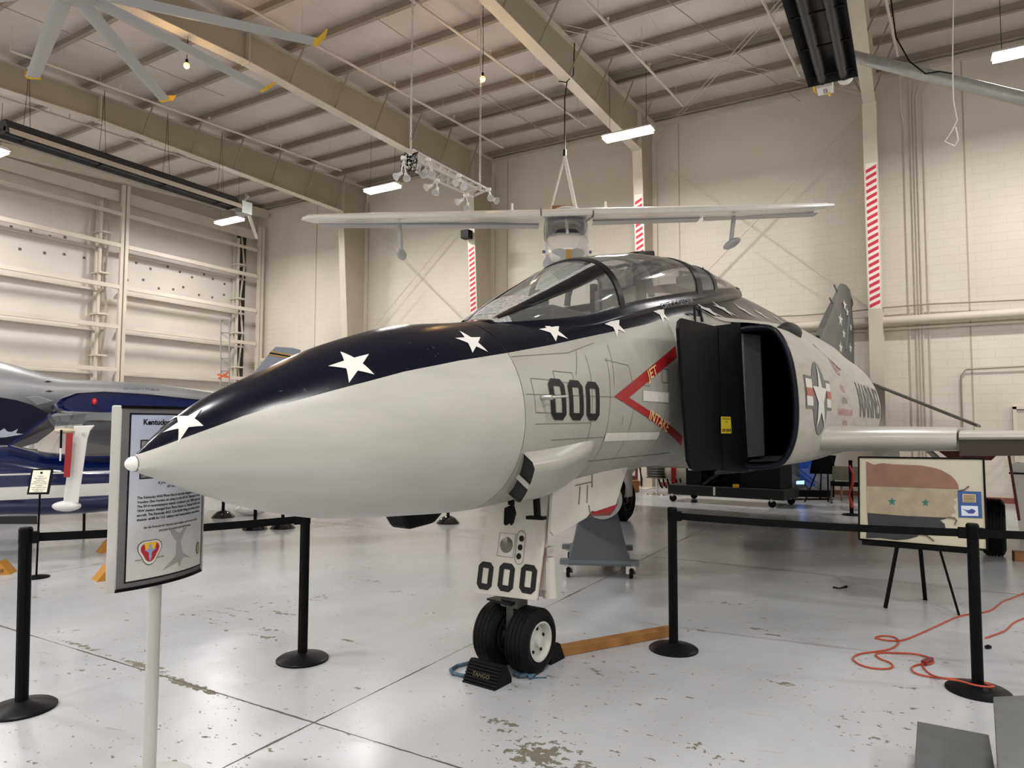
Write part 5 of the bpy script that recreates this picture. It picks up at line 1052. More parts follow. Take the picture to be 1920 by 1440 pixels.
flagpoly('flag_black_band', [(505, 566), (800, 590), (1110, 602), (1080, 615), (1050, 620), (1085, 650), (1095, 700), (1085, 735), (1010, 725), (960, 715), (900, 722), (880, 745), (800, 765), (720, 770), (600, 755), (495, 755), (500, 700), (512, 680)], mat('flag_black', (.03, .03, .034), .8, var=.2, vscale=9), .006)
for cx_, cy_ in ((690, 482), (941, 491)):
    for p in star_polys(cx_, cy_, 34, pi): 
        vs = [on_pl(x, y, .009) for x, y in fz(p)]; q = MB(); q.poly(vs); q.v; q.build('flag_star', mat('flag_green', (.02, .13, .10), .7), fr, world=True) if False else None
    q = MB()
    for p in star_polys(cx_, cy_, 34, pi): q.poly([on_pl(x, y, .010) for x, y in fz(p)])
    q.build('flag_star', mat('flag_green', (.02, .13, .10), .7), fr, world=True)
q = MB()
for s_ in ([(1190, 400), (1235, 392), (1266, 366)], [(1110, 600), (1160, 605), (1175, 622), (1160, 655)], [(890, 725), (950, 735), (985, 760), (1005, 778)]): q.tube([on_pl(*p, .012) for p in fz(s_)], .006, 6)
q.build('torn_thread', mat('thread_brown', (.12, .09, .06), .8), fr, world=True)
def flat(name, pts, m, o): q = MB(); q.poly([on_pl(*p, o) for p in fz(pts)]); return q.build(name, m, fr, world=True)
flat('blue_caption_board', [(1182, 402), (1358, 408), (1368, 606), (1190, 600)], mat('caption_blue', (.012, .06, .22), .5), .008)
flat('brass_plaque', [(1218, 424), (1318, 428), (1320, 488), (1220, 486)], mat('brass', (.55, .45, .25), .35, .6), .012)
flat('helicopter_print', [(1208, 512), (1334, 516), (1338, 590), (1212, 588)], mat('print_pale', (.55, .6, .68), .5), .012)
flat('helicopter_figure', [(1215, 535), (1260, 548), (1290, 535), (1320, 552), (1300, 572), (1262, 570), (1245, 553)], mat('print_blue', (.02, .04, .2), .5), .015)
q = MB()
for k in range(5): q.bar(on_pl(1500+1226/4, 820+(434+11*k)/4, .014), on_pl(1500+1312/4, 820+(437+11*k)/4, .014), .003, .005)
q.build('plaque_lines', M_INK, fr, world=True)
# ================================================================ HANGING THINGS AND BACKGROUND
# lighting truss
YN, YF = 9.26, 11.65
ch = [(at_y(774, 281, YN), at_y(917, 356, YF)), (at_y(787, 304, YN), at_y(906, 359, YF)), (at_y(780, 322, YN), at_y(887, 369, YF))]
tc_ = (ch[0][0]+ch[0][1])/2; t = thing('lighting_truss', 'silver triangular lighting truss hung on two chains under the roof', 'lighting truss', (tc_.x, tc_.y, ch[2][0].z))
M_TR = mat('truss_silver', (.62, .62, .60), .35, .2)
for a, b in ch: MB().tube([a, b], .022, 8).build('chord', M_TR, t, world=True, smooth=40)
for i, j in ((0, 1), (0, 2), (1, 2)):
    q = MB(); n = 9
    for k in range(n):
        u0, u1 = k/n, (k+1)/n; A1 = ch[i][0].lerp(ch[i][1], u0); B1 = ch[j][0].lerp(ch[j][1], (u0+u1)/2); A2 = ch[i][0].lerp(ch[i][1], u1); q.tube([A1, B1, A2], .010, 5)
    q.tube([ch[i][0], ch[j][0]], .012, 5); q.tube([ch[i][1], ch[j][1]], .012, 5); q.build('lattice', M_TR, t, world=True)
def chain(px, py, d, top_px, lab):
    p = at_d(px, py, d); zt = roofz(p.y)-.1; q = MB(); n = int((zt-p.z)/.045)
    for k in range(n):
        z = p.z+.045*k+.02; R_ = (1, 0) if k % 2 else (0, 1)
        q.tube([p+Vector((R_[0]*.012, R_[1]*.012, z-p.z-.028)), p+Vector((R_[0]*.017, R_[1]*.017, z-p.z)), p+Vector((R_[0]*.012, R_[1]*.012, z-p.z+.028)), p+Vector((-R_[0]*.012, -R_[1]*.012, z-p.z+.028)), p+Vector((-R_[0]*.017, -R_[1]*.017, z-p.z)), p+Vector((-R_[0]*.012, -R_[1]*.012, z-p.z-.028))], .007, 4)
    q.build('hoist_chain', mat('chain_silver', (.7, .7, .68), .3, .5), label=lab, cat='chain')
chain(770, 280, 11.8, 0, 'bright chain holding the near end of the lighting truss')
chain(900, 348, 13.3, 0, 'bright chain holding the far end of the lighting truss')
def tdepth(x): return 11.8+(x-770)/147*1.75
M_LAMP = mat('lamp_white', (.78, .77, .73), .35); M_FACE = mat('lamp_face', (.6, .6, .62), .1, .2)
for k, (bx_, by_, heads) in enumerate((((757, 297), 0, ((746, 329, -1, -1), (762, 331, .3, -1))), ((802, 300), 0, ((795, 325, -.3, -1), (809, 324, .2, -1))), ((819, 339), 0, ((803, 350, -1, -.7), (818, 358, -.2, -1))), ((860, 330), 0, ((856, 341, -.2, -.5), (870, 350, 0, -.4))), ((874, 366), 0, ((861, 377, -1, -.7), (876, 387, -.1, -1))), ((916, 356), 0, ((919, 370, .2, -.6), (928, 375, 1, -.7))))):
    bx0, by0 = bx_; heads_ = heads; dd_ = tdepth(bx0)-.05; p = at_d(bx0, by0, dd_)
    t2_ = thing('twin_spotlight', ['twin white spotlight at the cable box end of the truss', 'twin white spotlight clipped above the second bay of the truss', 'twin white spotlight below the middle of the truss, pointing down left', 'twin white spotlight facing the camera near the right of the truss', 'twin white spotlight hanging lowest, under the far end of the truss', 'twin white spotlight on the rightmost tip of the truss'][k], 'spotlight', p, 0, 'spotlights on the truss')
    MB().lathe([(0, -.03), (.05, -.03), (.055, 0), (.05, .03), (0, .035)], (0, 0, 0), (0, 0, 1), 16).build('clamp_box', M_LAMP, t2_, smooth=40)
    if k == 0: MB().tube([(0, 0, .02), ch[1][0]-p], .012, 6).build('clamp_arm', M_TR, t2_)
    for hx, hy, ux, uz in heads_:
        hp = at_d(hx, hy, dd_)-p; dr_ = (RT0*ux+Vector((0, 0, uz))-Vector((FW.x, FW.y, 0))*.8).normalized(); bk_ = hp-dr_*.08
        h_ = MB(); h_.tube([Vector((0, 0, -.02)), (bk_)*.5+Vector((0, 0, .01)), bk_], .012, 6); h_.lathe([(.0, -.02), (.028, -.02), (.032, .03), (.04, .07), (.062, .12), (.066, .14), (.058, .135)], bk_, dr_, 16); ho_ = h_.build('lamp_head', M_LAMP, t2_, smooth=40)
        MB().lathe([(0, .13), (.06, .133)], bk_, dr_, 16).build('lamp_face', M_FACE, ho_)
random.seed(3); p = at_d(768, 303, 11.7); t = thing('cable_box', 'white power strip box tangled in black cables on the near end of the truss', 'power box', p)
q = MB(); Rb = Matrix.Rotation(YAW, 3, 'Z'); q.box((0, 0, 0), (.16, .1, .24), R=Rb @ Matrix.Rotation(radians(12), 3, 'Y')); q.build('box', M_LAMP, t)
q = MB()
for k in range(6): q.box(Rb @ Vector((-.03+.05*(k % 2), -.055, -.08+.07*(k//2))), (.03, .02, .035), R=Rb)
q.build('socket', M_BLACK, t)
q = MB()
for k in range(9):
    a = [Rb @ Vector((random.uniform(-.15, .16), random.uniform(-.1, 0), random.uniform(-.18, .14))) for _ in range(5)]; q.tube(smooth_path(a, 3), .006, 5)
q.build('cable', M_BLACK, t)
# hanging light aircraft
DA = 14.5
def H(px, py, f=0.0): return at_d(px, py, DA-f)
t = thing('light_aircraft', 'small white high wing aircraft hanging nose-on above the fighter jet', 'light aircraft', H(1060, 480))
M_AW = mat('aircraft_white', (.66, .66, .64), .25, var=.03); M_AG = mat('aircraft_grey', (.40, .41, .43), .35)
hf = -Vector((FW.x, FW.y, 0)).normalized()
def asec(px, py, chord, th, sweep=0):
    c = H(px, py); pts = [(0, 0), (.01, .5), (.04, .85), (.12, 1), (.4, .8), (1, .05), (1, -.05), (.4, -.25), (.1, -.45), (.02, -.35)]
    return [c+hf*(chord*.45-u*chord)+Vector((0, 0, v*th*.62+(u-.45)*chord*.17)) for u, v in pts]
q = MB(); q.grid([asec(568, 413, .2, .02), asec(575, 413, .7, .06), asec(592, 413.5, 1.1, .13), asec(700, 413, 1.25, .17), asec(1012, 409, 1.3, .20), asec(1108, 406, 1.3, .20), asec(1400, 398.5, 1.25, .17), asec(1530, 392, 1.1, .12), asec(1552, 388.5, .7, .06), asec(1560, 387, .2, .02)], closed=True)
q.build('wing', M_AW, t, world=True, smooth=50)
for a, b in (((600, 422), (1010, 424)), ((1110, 417), (1310, 411)), ((1320, 409), (1530, 401))):
    q = MB(); p0, p1 = H(*a, -.62), H(*b, -.62); q.bar(p0, p1, .3, .05); q.build('aileron', M_AG, t, world=True, bevel=.01)
for xx in (1012, 1106):
    q = MB(); q.grid([[p+Vector((0, 0, .003)) for p in asec(xx-1, 408, 1.32, .205)], [p+Vector((0, 0, .003)) for p in asec(xx+1.5, 408, 1.32, .205)]], closed=True); q.build('wing_joint', M_LINE, t, world=True)
for a, b in (((749, 418), (752, 470)), ((1376, 405), (1371, 450))):
    q = MB(); q.tube([H(*a), H(*b)], .045, 10); so = q.build('float_strut', M_AG, t, world=True, smooth=40)
    q = MB(); c = H(b[0]+1, b[1]+7); q.ball((0, 0, 0), 1, 16, (.105, .4, .085)); Rv = Matrix.Rotation(YAW+.08, 3, 'Z'); q.v = [c+Rv @ v for v in q.v]; q.build('tip_float', M_AG, so, world=True, smooth=60)
for a, b in (((960, 404), (960, 382)), ((1137, 400), (1135, 378))): MB().tube([H(*a), H(*b)], .028, 8).build('pitot_post', M_AW, t, world=True)
def hsec(cx, cy, hw, hh, f, n=24, e=.62):
    c = H(cx, cy, f); return [c+RT0*(hw*math.copysign(abs(sin(2*pi*k/n))**e, sin(2*pi*k/n)))+Vector((0, 0, hh*math.copysign(abs(cos(2*pi*k/n))**e, cos(2*pi*k/n)))) for k in range(n)]
q = MB(); rows = [hsec(1061, 440, .02, .02, -4.2), hsec(1061, 440, .15, .2, -3), hsec(1061, 440, .44, .44, -1.0), hsec(1061, 440, .44, .44, -.72), hsec(1061, 468, .45, .28, -.7), hsec(1063, 468, .46, .30, .1), hsec(1064, 466, .44, .33, .7), hsec(1065, 470, .36, .27, 1.1), hsec(1065, 475, .15, .12, 1.35)]; q.grid(rows, closed=True); q.poly(rows[-1]); q.build('hull', M_AW, t, world=True, smooth=60)
q = MB(); rows = [hsec(1061, 432, .465, .40, -.5), hsec(1061, 433, .475, .385, -.1), hsec(1061, 435, .46, .36, .3), hsec(1062, 440, .40, .30, .65), hsec(1063, 447, .25, .2, .9)]; q.grid(rows, closed=True); q.build('cabin_glass', glass('cabin_glass', (.62, .64, .70), .08, .12, .12), t, world=True, smooth=60)
MB().tube([H(1061, 400, .25), H(1062.5, 418, .55), H(1064, 436, .85)], .03, 6).build('screen_post', M_AW, t, world=True)
q = MB(); q.grid([hsec(1061, 425, .40, .30, -.66), hsec(1061, 425, .01, .01, -.62)], closed=True); q.build('cabin_back', mat('cabin_grey', (.13, .13, .15), .6), t, world=True, smooth=60)
q = MB(); c = H(1066, 475, 0)
q.grid([[H(1018, 492, .6), H(1024, 480, .9), H(1040, 467, 1.3), H(1052, 465, 1.5), H(1066, 470, 1.6), H(1080, 465, 1.5), H(1092, 467, 1.3), H(1104, 480, .9), H(1108, 492, .6)], [H(1018, 500, .5), H(1026, 505, .7), H(1042, 520, .9), H(1054, 530, 1.0), H(1066, 538, 1.1), H(1080, 530, 1.0), H(1092, 520, .9), H(1104, 505, .7), H(1108, 500, .5)]]); q.build('chine_plate', M_AG, t, world=True)
q = MB(); q.bar(H(1066, 467, 1.68), H(1066, 492, 1.62), .10, .08, hf); q.build('keel_strip', mat('keel_gold', (.45, .30, .06), .35, .3), t, world=True)
for s_ in (1023, 1103): MB().bar(H(s_-6, 472, .3), H(s_+6, 473, .3), .06, .05).build('blue_trim', mat('trim_blue', (.08, .12, .3), .4), t, world=True)
q = MB(); q.ball(H(1064, 396), .3, 14, (1, 1, .22)); q.build('engine_cowl', M_AW, t, world=True, smooth=60)
q = MB(); q.bar(H(1035, 389, .1), H(1078, 389, .1), .05, .07); q.build('spreader_bar', M_WOOD, label='brown wooden spreader bar above the hanging aircraft', cat='bar')
apx = H(1059, 293, .1)
q = MB(); q.tube([H(1034, 400, .1), H(1034, 389, .1), apx], .022, 6); q.tube([apx, H(1079, 389, .1), H(1079, 400, .1)], .04, 6); q.build('lifting_strap', mat('strap_white', (.62, .60, .55), .7), label='white lifting strap forming a triangle over the hanging aircraft', cat='strap')
q = MB(); q.tube([apx, Vector((apx.x, apx.y, 8.6)), Vector((-6.25, 13.05, 9.12))], .012, 6); q.tube([Vector((-6.42, 13.0, 9.15)), Vector((-6.25, 13.0, 9.08)), Vector((-6.08, 13.0, 9.2)), Vector((-6.05, 13.0, 9.9))], .012, 6); q.box(apx+Vector((0, 0, .06)), (.06, .05, .16)); q.build('hoist_cable', M_BLACKM, label='dark cable from the third roof beam down to the lifting strap', cat='cable')
# blue high wing aircraft at the left
cx = lambda px, py, d=8.8: at_d(px, py, d)
u_ = (_r*.82+_f*.57).normalized(); v_ = Vector((-u_.y, u_.x, 0)); v_ = v_ if v_.dot(_f) > 0 else -v_
B0 = at_d(100, 800, 8.8); B0.z = 0
t = thing('light_aircraft', 'glossy dark blue high wing aircraft with white stripes and a white strut, at the left', 'light aircraft', B0)
def B(s, v, z): return B0+u_*s+v_*v+Vector((0, 0, z))
n = NT('blue_aircraft_paint', .12); o = n.xyz(); 
line = n.mth('MULTIPLY', n.mth('GREATER_THAN', o[2], 1.06), n.mth('LESS_THAN', o[2], 1.08)); band = n.mth('MULTIPLY', n.mth('GREATER_THAN', o[2], .755), n.mth('LESS_THAN', o[2], .915))
n.L(n.mix(n.mth('MAXIMUM', line, band), (.003, .008, .055), (.58, .58, .56)), n.b.inputs['Base Color']); n.b.inputs['Coat Weight'].default_value = .5
q = MB(); rows = []
for s, zt, zb, hw in ((-3.0, 1.05, .75, .2), (-2.6, 1.25, .62, .36), (-1.4, 1.38, .54, .46), (-.45, 1.43, .52, .5), (-.1, 1.33, .50, .52), (.4, 1.26, .49, .53), (1.0, 1.24, .52, .53), (2.0, 1.30, .66, .44), (3.5, 1.28, .82, .28), (6, 1.25, 1.0, .1)):
    rows.append([B(s, hw+hw*sg, zz) for sg, zz in [(math.copysign(abs(cos(a))**.55, cos(a)), (zt+zb)/2+(zt-zb)/2*math.copysign(abs(sin(a))**.75, sin(a))) for a in [2*pi*k/28 for k in range(28)]]])
q.grid(rows, closed=True); q.poly(rows[0]); q.build('fuselage', n.m, t, world=True, smooth=50)
q = MB(); sl = lambda s, c=0: [B(s-.0, -.35, 1.86-c), B(s, -.35, 1.86-c)]
prof = [(0, 1.96), (.03, 1.90), (.12, 1.86), (.5, 1.85), (1.9, 1.88), (2.6, 1.93), (1.9, 2.02), (1.0, 2.10), (.5, 2.12), (.2, 2.09), (.05, 2.02)]
q.grid([[B(s+.08*e, v, z) for s, z in prof] for v, e in ((-.30, 1), (-.34, .3), (-.30, 0), (1.3, 0), (2.3, 0))], closed=True); q.poly([B(s+.08, -.30, z) for s, z in prof]); q.build('wing', M_BLUE, t, world=True, smooth=50)
MB().ball(B(.42, -.35, 1.99), .045, 12, (1, .6, 1)).build('wing_tip_light', mat('red_lens', (.5, .01, .02), .1), t, world=True, smooth=60)
MC = glass('perspex', (.82, .84, .86), .04, .10)
q = MB(); q.poly([B(-.45, .05, 1.42), B(-.05, .02, 1.28), B(.22, .02, 1.80), B(.05, .05, 1.88)]); q.poly([B(-.05, .02, 1.28), B(1.6, .02, 1.26), B(1.6, .02, 1.87), B(.22, .02, 1.87)]); q.poly([B(-.45, .05, 1.42), B(.05, .05, 1.88), B(.05, .95, 1.88), B(-.45, .95, 1.42)]); q.build('cabin_glass', MC, t, world=True)
q = MB(); q.grid([[B(.0, -.10, 1.90), B(.55, -.12, 1.86), B(1.3, -.10, 1.86)], [B(-.08, -.06, 1.80), B(.5, -.10, 1.74), B(1.3, -.08, 1.76)], [B(.0, 0, 1.66), B(.5, -.02, 1.62), B(1.3, 0, 1.66)]]); q.build('skylight', MC, t, world=True, smooth=60)
q = MB(); q.tube([B(-.46, .05, 1.42), B(.04, .04, 1.88)], .012, 6); q.tube([B(-.46, .05, 1.42), B(-.05, .03, 1.27), B(1.6, .03, 1.25)], .014, 6); q.tube([B(.75, .02, 1.27), B(.78, .02, 1.87)], .02, 6); q.build('window_frame', M_BLUE, t, world=True)
MB().box(B(.6, .5, 1.5), (.5, .45, .5), atan2(u_.y, u_.x)).build('seat', mat('seat_grey', (.12, .12, .12), .8), t, world=True, bevel=.05)
st = [(137, 799), (178, 797), (169, 808), (164, 824), (147, 944), (118, 944), (134, 826), (141, 812)]
q = MB(); q.hexa([at_d(x, y, 8.35) for x, y in st], [at_d(x, y, 8.27) for x, y in st]); so = q.build('wing_strut', mat('strut_white', (.62, .62, .60), .25), t, world=True, bevel=.012)
q = MB(); q.ball((0, 0, 0), 1, 20, (.17, .10, .065)); c = at_d(125, 949, 8.3); q.v = [c+Matrix.Rotation(YAW, 3, 'Z') @ v for v in q.v]; q.build('strut_fairing', mat('strut_white', (.62, .62, .60), .25), so, world=True, smooth=60)
MB().lathe([(.018, 0), (.026, .004), (.018, .006)], at_d(158, 814, 8.26), -FW, 16).build('strut_fitting', M_ALU, so, world=True)
q = MB(); q.ball((0, 0, 0), 1, 16, (.14, .05, .035)); c = at_d(122, 808, 8.3); q.v = [c+Matrix.Rotation(YAW, 3, 'Z') @ v for v in q.v]; po = q.build('pitot_head', mat('beige', (.48, .42, .28), .5), t, world=True, smooth=60)
MB().tube([at_d(115, 806, 8.22), at_d(114, 840, 8.22)], .014, 6).build('probe_cover', M_BLACKM, po, world=True)
MB().tube([at_d(114, 840, 8.22), at_d(113, 864, 8.22)], .010, 6).build('probe_cover', M_WHITE, po, world=True)
q = MB(); rb = [(124, 812), (137, 812), (135, 850), (131, 895), (119, 895), (122, 850)]; q.hexa([at_d(x, y, 8.2) for x, y in rb], [at_d(x, y, 8.19) for x, y in rb]); q.build('red_streamer', M_RED, po, world=True, label='red warning streamer')
# board seen through the cabin
t = thing('display_board', 'small white notice board with map and blue pictures seen through the blue aircraft cabin', 'display board', on_floor(185, 1010)); dB = 11.3
def bp(pts, nm, m, d): q = MB(); q.hexa([at_d(x, y, d) for x, y in pts], [at_d(x, y, d-.01) for x, y in pts]); q.build(nm, m, t, world=True)
bp([(150, 812), (232, 812), (232, 858), (150, 858)], 'board', M_DECALW, dB); bp([(164, 818), (190, 820), (190, 846), (164, 848)], 'map', mat('map_pink', (.5, .38, .4), .6, var=.5, vscale=40), dB-.02)
for k in range(3): bp([(191, 823+9*k+2*(k > 1)), (222, 823+9*k), (222, 831+9*k), (191, 831+9*k)], 'picture', M_NAVY if k % 2 == 0 else mat('picture_blue', (.05, .15, .45), .5), dB-.02)
q = MB(); [q.tube([at_d(x, 858, dB), on_floor(x+(x-190)*.1, 1008)], .02, 6) for x in (160, 220)]; q.build('leg', M_BLACKM, t, world=True)
# grey jet behind
n = NT('grey_jet_paint', .4); o = n.xyz(); n.L(n.mix(n.rng(n.noise(.9, 5), .35, .65), (.19, .20, .215), (.26, .265, .275)), n.b.inputs['Base Color'])
t = thing('fighter_jet', 'weathered pale grey jet with lettering along its flank, behind the blue aircraft', 'jet aircraft', on_floor(120, 960))
q = MB(); rows = []
for x, y0, y1 in ((-260, 655, 850), (-120, 660, 820), (-30, 677, 800), (20, 690, 786), (70, 703, 776), (105, 709, 772), (180, 712, 769), (290, 719, 764), (360, 729, 762), (420, 738, 760), (500, 741, 757)):
    c = at_d(x, (y0+y1)/2, 12.5+.5*(x/400)); h = (y1-y0)/2/1285*12.6; rows.append([c+Vector((FW.x, FW.y, 0))*(h*1.1*cos(a)+h)+Vector((0, 0, h*sin(a))) for a in [2*pi*k/24 for k in range(24)]])
q.grid(rows, closed=True); q.build('fuselage', n.m, t, world=True, smooth=60)
q = MB(); st = [(-150, 640), (0, 683), (60, 702), (100, 712), (-150, 720)]; q.hexa([at_d(x, y, 13.6) for x, y in st], [at_d(x, y, 13.2) for x, y in st]); q.build('dorsal_fairing', n.m, t, world=True)
q = MB(); q.hexa([at_d(x, y, 12.35) for x, y in ((48, 745), (70, 742), (102, 752), (70, 760))], [at_d(x, y, 12.2) for x, y in ((48, 745), (70, 742), (102, 752), (70, 760))]); q.build('wing_root_probe', n.m, t, world=True, bevel=.01)
for x, y in ((90, 716), (92, 734)): q = MB(); q.hexa([at_d(x+a, y+b, 12.33) for a, b in ((-8, 0), (0, -2.5), (9, 0), (0, 1.5))], [at_d(x+a, y+b, 12.27) for a, b in ((-8, 0), (0, -2.5), (9, 0), (0, 1.5))]); q.build('air_vent', M_DARK, t, world=True)
q = MB(); put_text(q, 'USS HARRY S TRUMAN', lambda x, y: at_d(265+x, 730-y-x*-.03, 12.25), 6.5, bold=.02); q.build('lettering', mat('letter_grey', (.09, .10, .12), .6), t, world=True)
q = MB(); st = [(440, 742), (468, 708), (504, 664), (516, 650), (548, 652), (564, 656), (562, 672), (552, 742)]; q.hexa([at_d(x, y, 15.0) for x, y in st], [at_d(x, y, 14.9) for x, y in st]); tf = q.build('tail_fin', mat('fin_bluegrey', (.25, .28, .34), .4), t, world=True, bevel=.01)
for k, m in enumerate((mat('stripe_gold', (.6, .36, .04), .5), M_INK, mat('stripe_gold', (.6, .36, .04), .5))):
    q = MB(); y0 = 658+2.8*k; q.hexa([at_d(x, y, 14.89) for x, y in ((508-2*k, y0), (557, y0+9), (557, y0+10.6), (506-2*k, y0+1.8))], [at_d(x, y, 14.88) for x, y in ((508-2*k, y0), (557, y0+9), (557, y0+10.6), (506-2*k, y0+1.8))]); q.build('fin_stripe', m, tf, world=True)
q = MB(); q.hexa([at_d(x, y, 12.6) for x, y in ((-60, 790), (200, 775), (420, 762), (420, 770), (100, 800))], [at_d(x, y, 14.6) for x, y in ((-60, 786), (200, 772), (420, 760), (420, 766), (100, 792))]); q.build('wing', n.m, t, world=True)
for x in (60, 330): MB().tube([at_d(x, 765, 12.9), Vector((at_d(x, 765, 12.9).x, at_d(x, 765, 12.9).y, 0))], .06, 8).build('landing_leg', M_WHITE, t, world=True)
# dark blue painted panel
t = thing('exhibit_banner', 'dark navy display panel with a pale jet picture, at the left edge', 'banner', on_floor(40, 1000))
st = [(-70, 738), (0, 745), (30, 750), (60, 759), (85, 772), (104, 788), (102, 806), (70, 830), (30, 842), (-70, 842)]
q = MB(); q.hexa([at_d(x, y, 11.6) for x, y in st], [at_d(x, y, 11.5) for x, y in st]); po = q.build('panel', mat('panel_navy', (.0015, .0025, .014), .45, spec=.15), t, world=True)
q = MB(); 
for pts in ([(-30, 812), (0, 808), (8, 803), (14, 809), (22, 810), (34, 804), (30, 812), (44, 814), (10, 820), (-30, 822)],): q.poly([at_d(x, y, 11.49) for x, y in pts])
q.build('jet_picture', mat('picture_pale', (.3, .34, .4), .5), po, world=True)
MB().hexa([at_d(x, y, 11.7) for x, y in ((-70, 842), (70, 842), (70, 990), (-70, 990))], [at_d(x, y, 11.6) for x, y in ((-70, 842), (70, 842), (70, 990), (-70, 990))]).build('base_board', M_DARK, t, world=True)
# lattice tower
t = thing('ladder_tower', 'slender metal lattice ladder before the left hangar door, with an orange cloth', 'ladder', on_floor(423, 925)); q = MB(); d = 18.2
for x in (414, 430): q.tube([at_d(x, 600, d), at_d(x, 925, d)], .02, 6)
for k in range(14): q.tube([at_d(414, 600+24*k, d), at_d(430, 600+24*k, d)], .014, 5); q.tube([at_d(414, 600+24*k, d), at_d(430, 612+24*k, d)], .009, 5)
q.build('lattice', M_GALV, t, world=True); q = MB(); q.bar(at_d(408, 702, d-.05), at_d(430, 708, d-.05), .04, .05); q.bar(at_d(410, 710, d-.05), at_d(428, 698, d-.05), .04, .04); q.build('orange_cloth', mat('orange_cloth', (.75, .16, .06), .7), t, world=True)
# dome based barrier posts behind the nose
for (px, py, lab) in ((418, 970, 'dome based black post farthest back under the nose tip'), (478, 992, 'dome based black post behind the belt, middle of the row under the nose'), (530, 990, 'dome based black post just left of the near barrier post'), (840, 981, 'dome based black post left of the white nose gear door')):
    p = on_floor(px, py); t = thing('barrier_post', lab, 'barrier post', p)
    MB().lathe([(0, 0), (.20, 0), (.205, .012), (.17, .05), (.12, .10), (.05, .13), (0, .135)], (0, 0, 0), (0, 0, 1), 32).build('dome_base', mat('gloss_black', (.008, .008, .009), .1, coat=.4), t, smooth=50); MB().tube([(0, 0, .1), (0, 0, 1.0)], .028, 12).build('pole', M_BLACKM, t, smooth=50)
q = MB(); c = on_floor(470, 966); q.ball((0, 0, 0), 1, 16, (.32, .12, .10)); q.v = [c+Vector((0, 0, .1))+Matrix.Rotation(YAW, 3, 'Z') @ v for v in q.v]; q.build('white_pod', M_WHITE, smooth=60, label='small white pod lying on the floor behind the dome posts', cat='pod')
for (px, py, rz, lab) in ((2, 1076, .3, 'yellow wheel chock at the left edge of the photo'), (200, 1086, .8, 'yellow wheel chock nearer behind the information sign'), (203, 1034, .8, 'small yellow wheel chock farther behind the information sign')):
    p = on_floor(px, py); t = thing('wheel_chock', lab, 'wheel chock', p, rz+YAW); q = MB(); q.prism([(-.12, -.08, 0), (.12, -.08, 0), (.0, -.08, .15)], (0, .2, 0)); q.build('wedge', mat('chock_orange', (.42, .19, .02), .5), t); MB().box((.03, -.085, .05), (.03, .012, .03)).build('wear_mark', mat('chock_dark', (.15, .09, .03), .7), t)
# ---- far right background
def up_at(px, py, d): return at_d(px, py, d)
t = thing('support_cart', 'black support equipment cart on castors under the jet intake', 'equipment cart', on_floor(1365, 945))
g0, g1, g2, g3 = on_floor(1262, 940), on_floor(1448, 952), on_floor(1475, 946), on_floor(1292, 935); cu = (g1-g0).normalized(); cv_ = (g3-g0).normalized(); CW_ = (g1-g0).length
def K(x, y, z): return g0+cu*x+cv_*y+Vector((0, 0, z))
M_CART = mat('cart_black', (.007, .008, .009), .5, spec=.15); M_CARTG = mat('cart_green', (.018, .021, .020), .5, spec=.2)
for x, y in ((0, 0), (CW_, 0), (.1, .8), (CW_+.1, .8)):
    q = MB(); q.lathe([(0, -.03), (.075, -.03), (.08, 0), (.075, .03), (0, .03)], K(x, y, .08), cv_, 20); wo = q.build('castor_wheel', M_RUBBER, t, world=True, smooth=40); MB().box(K(x, y, .15), (.1, .08, .06), YAW).build('castor_bracket', M_ALU, wo, world=True)
q = MB(); q.hexa([K(-.1, -.05, .16), K(CW_+.25, -.05, .16), K(CW_+.25, .85, .16), K(-.1, .85, .16)], [K(-.1, -.05, .38), K(CW_+.25, -.05, .38), K(CW_+.25, .85, .38), K(-.1, .85, .38)]); q.build('deck', M_CARTG, t, world=True, bevel=.02)
for x0, x1, z1 in ((.25, .60, 1.0), (1.45, 2.25, 1.15)): MB().hexa([K(x0, .1, .38), K(x1, .1, .38), K(x1, .8, .38), K(x0, .8, .38)], [K(x0, .1, z1), K(x1, .1, z1), K(x1, .8, z1), K(x0, .8, z1)]).build('cabinet', M_CART, t, world=True, bevel=.01)
MB().hexa([K(.5, .55, .38), K(1.5, .55, .38), K(1.5, .8, .38), K(.5, .8, .38)], [K(.5, .55, .92), K(1.5, .55, .92), K(1.5, .8, .92), K(.5, .8, .92)]).build('cabinet', M_CART, t, world=True)
q = MB(); q.bar(K(.65, .05, .4), K(1.2, .05, .8), .05, .06); q.hexa([K(.6, 0, .93), K(1.05, 0, 1.02), K(1.6, 0, .85), K(1.05, 0, .98)], [K(.6, .7, .93), K(1.05, .7, 1.02), K(1.6, .7, .85), K(1.05, .7, .98)]); q.build('brace', M_CARTG, t, world=True)
random.seed(11); q = MB()
for k in range(14): a = K(random.uniform(.65, 1.4), .2, random.uniform(.42, .85)); q.tube([a, a+cu*random.uniform(-.2, .2)+Vector((0, 0, random.uniform(-.12, .12)))], random.uniform(.015, .05), 8)
q.build('machinery', M_CART, t, world=True); MB().box(K(.42, .08, .78), (.2, .02, .15), YAW).build('notice_plate', M_WHITE, t, world=True); MB().box(K(1.42, -.07, .42), (.12, .03, .07), YAW).build('yellow_tag', M_YEL, t, world=True); MB().box(K(.95, -.06, .28), (.04, .02, .18), YAW).build('white_tab', M_WHITE, t, world=True)
t = thing('engine_exhibit', 'beige engine nose with a red band standing left of the black cart', 'engine exhibit', on_floor(1255, 926)); d = 17.0
q = MB(); c = up_at(1268, 880, d); q.ball((0, 0, 0), 1, 20, (.48, .4, .36)); q.v = [c+Matrix.Rotation(YAW, 3, 'Z') @ v for v in q.v]; q.build('casing', mat('beige_casing', (.42, .39, .31), .4), t, world=True, smooth=60)
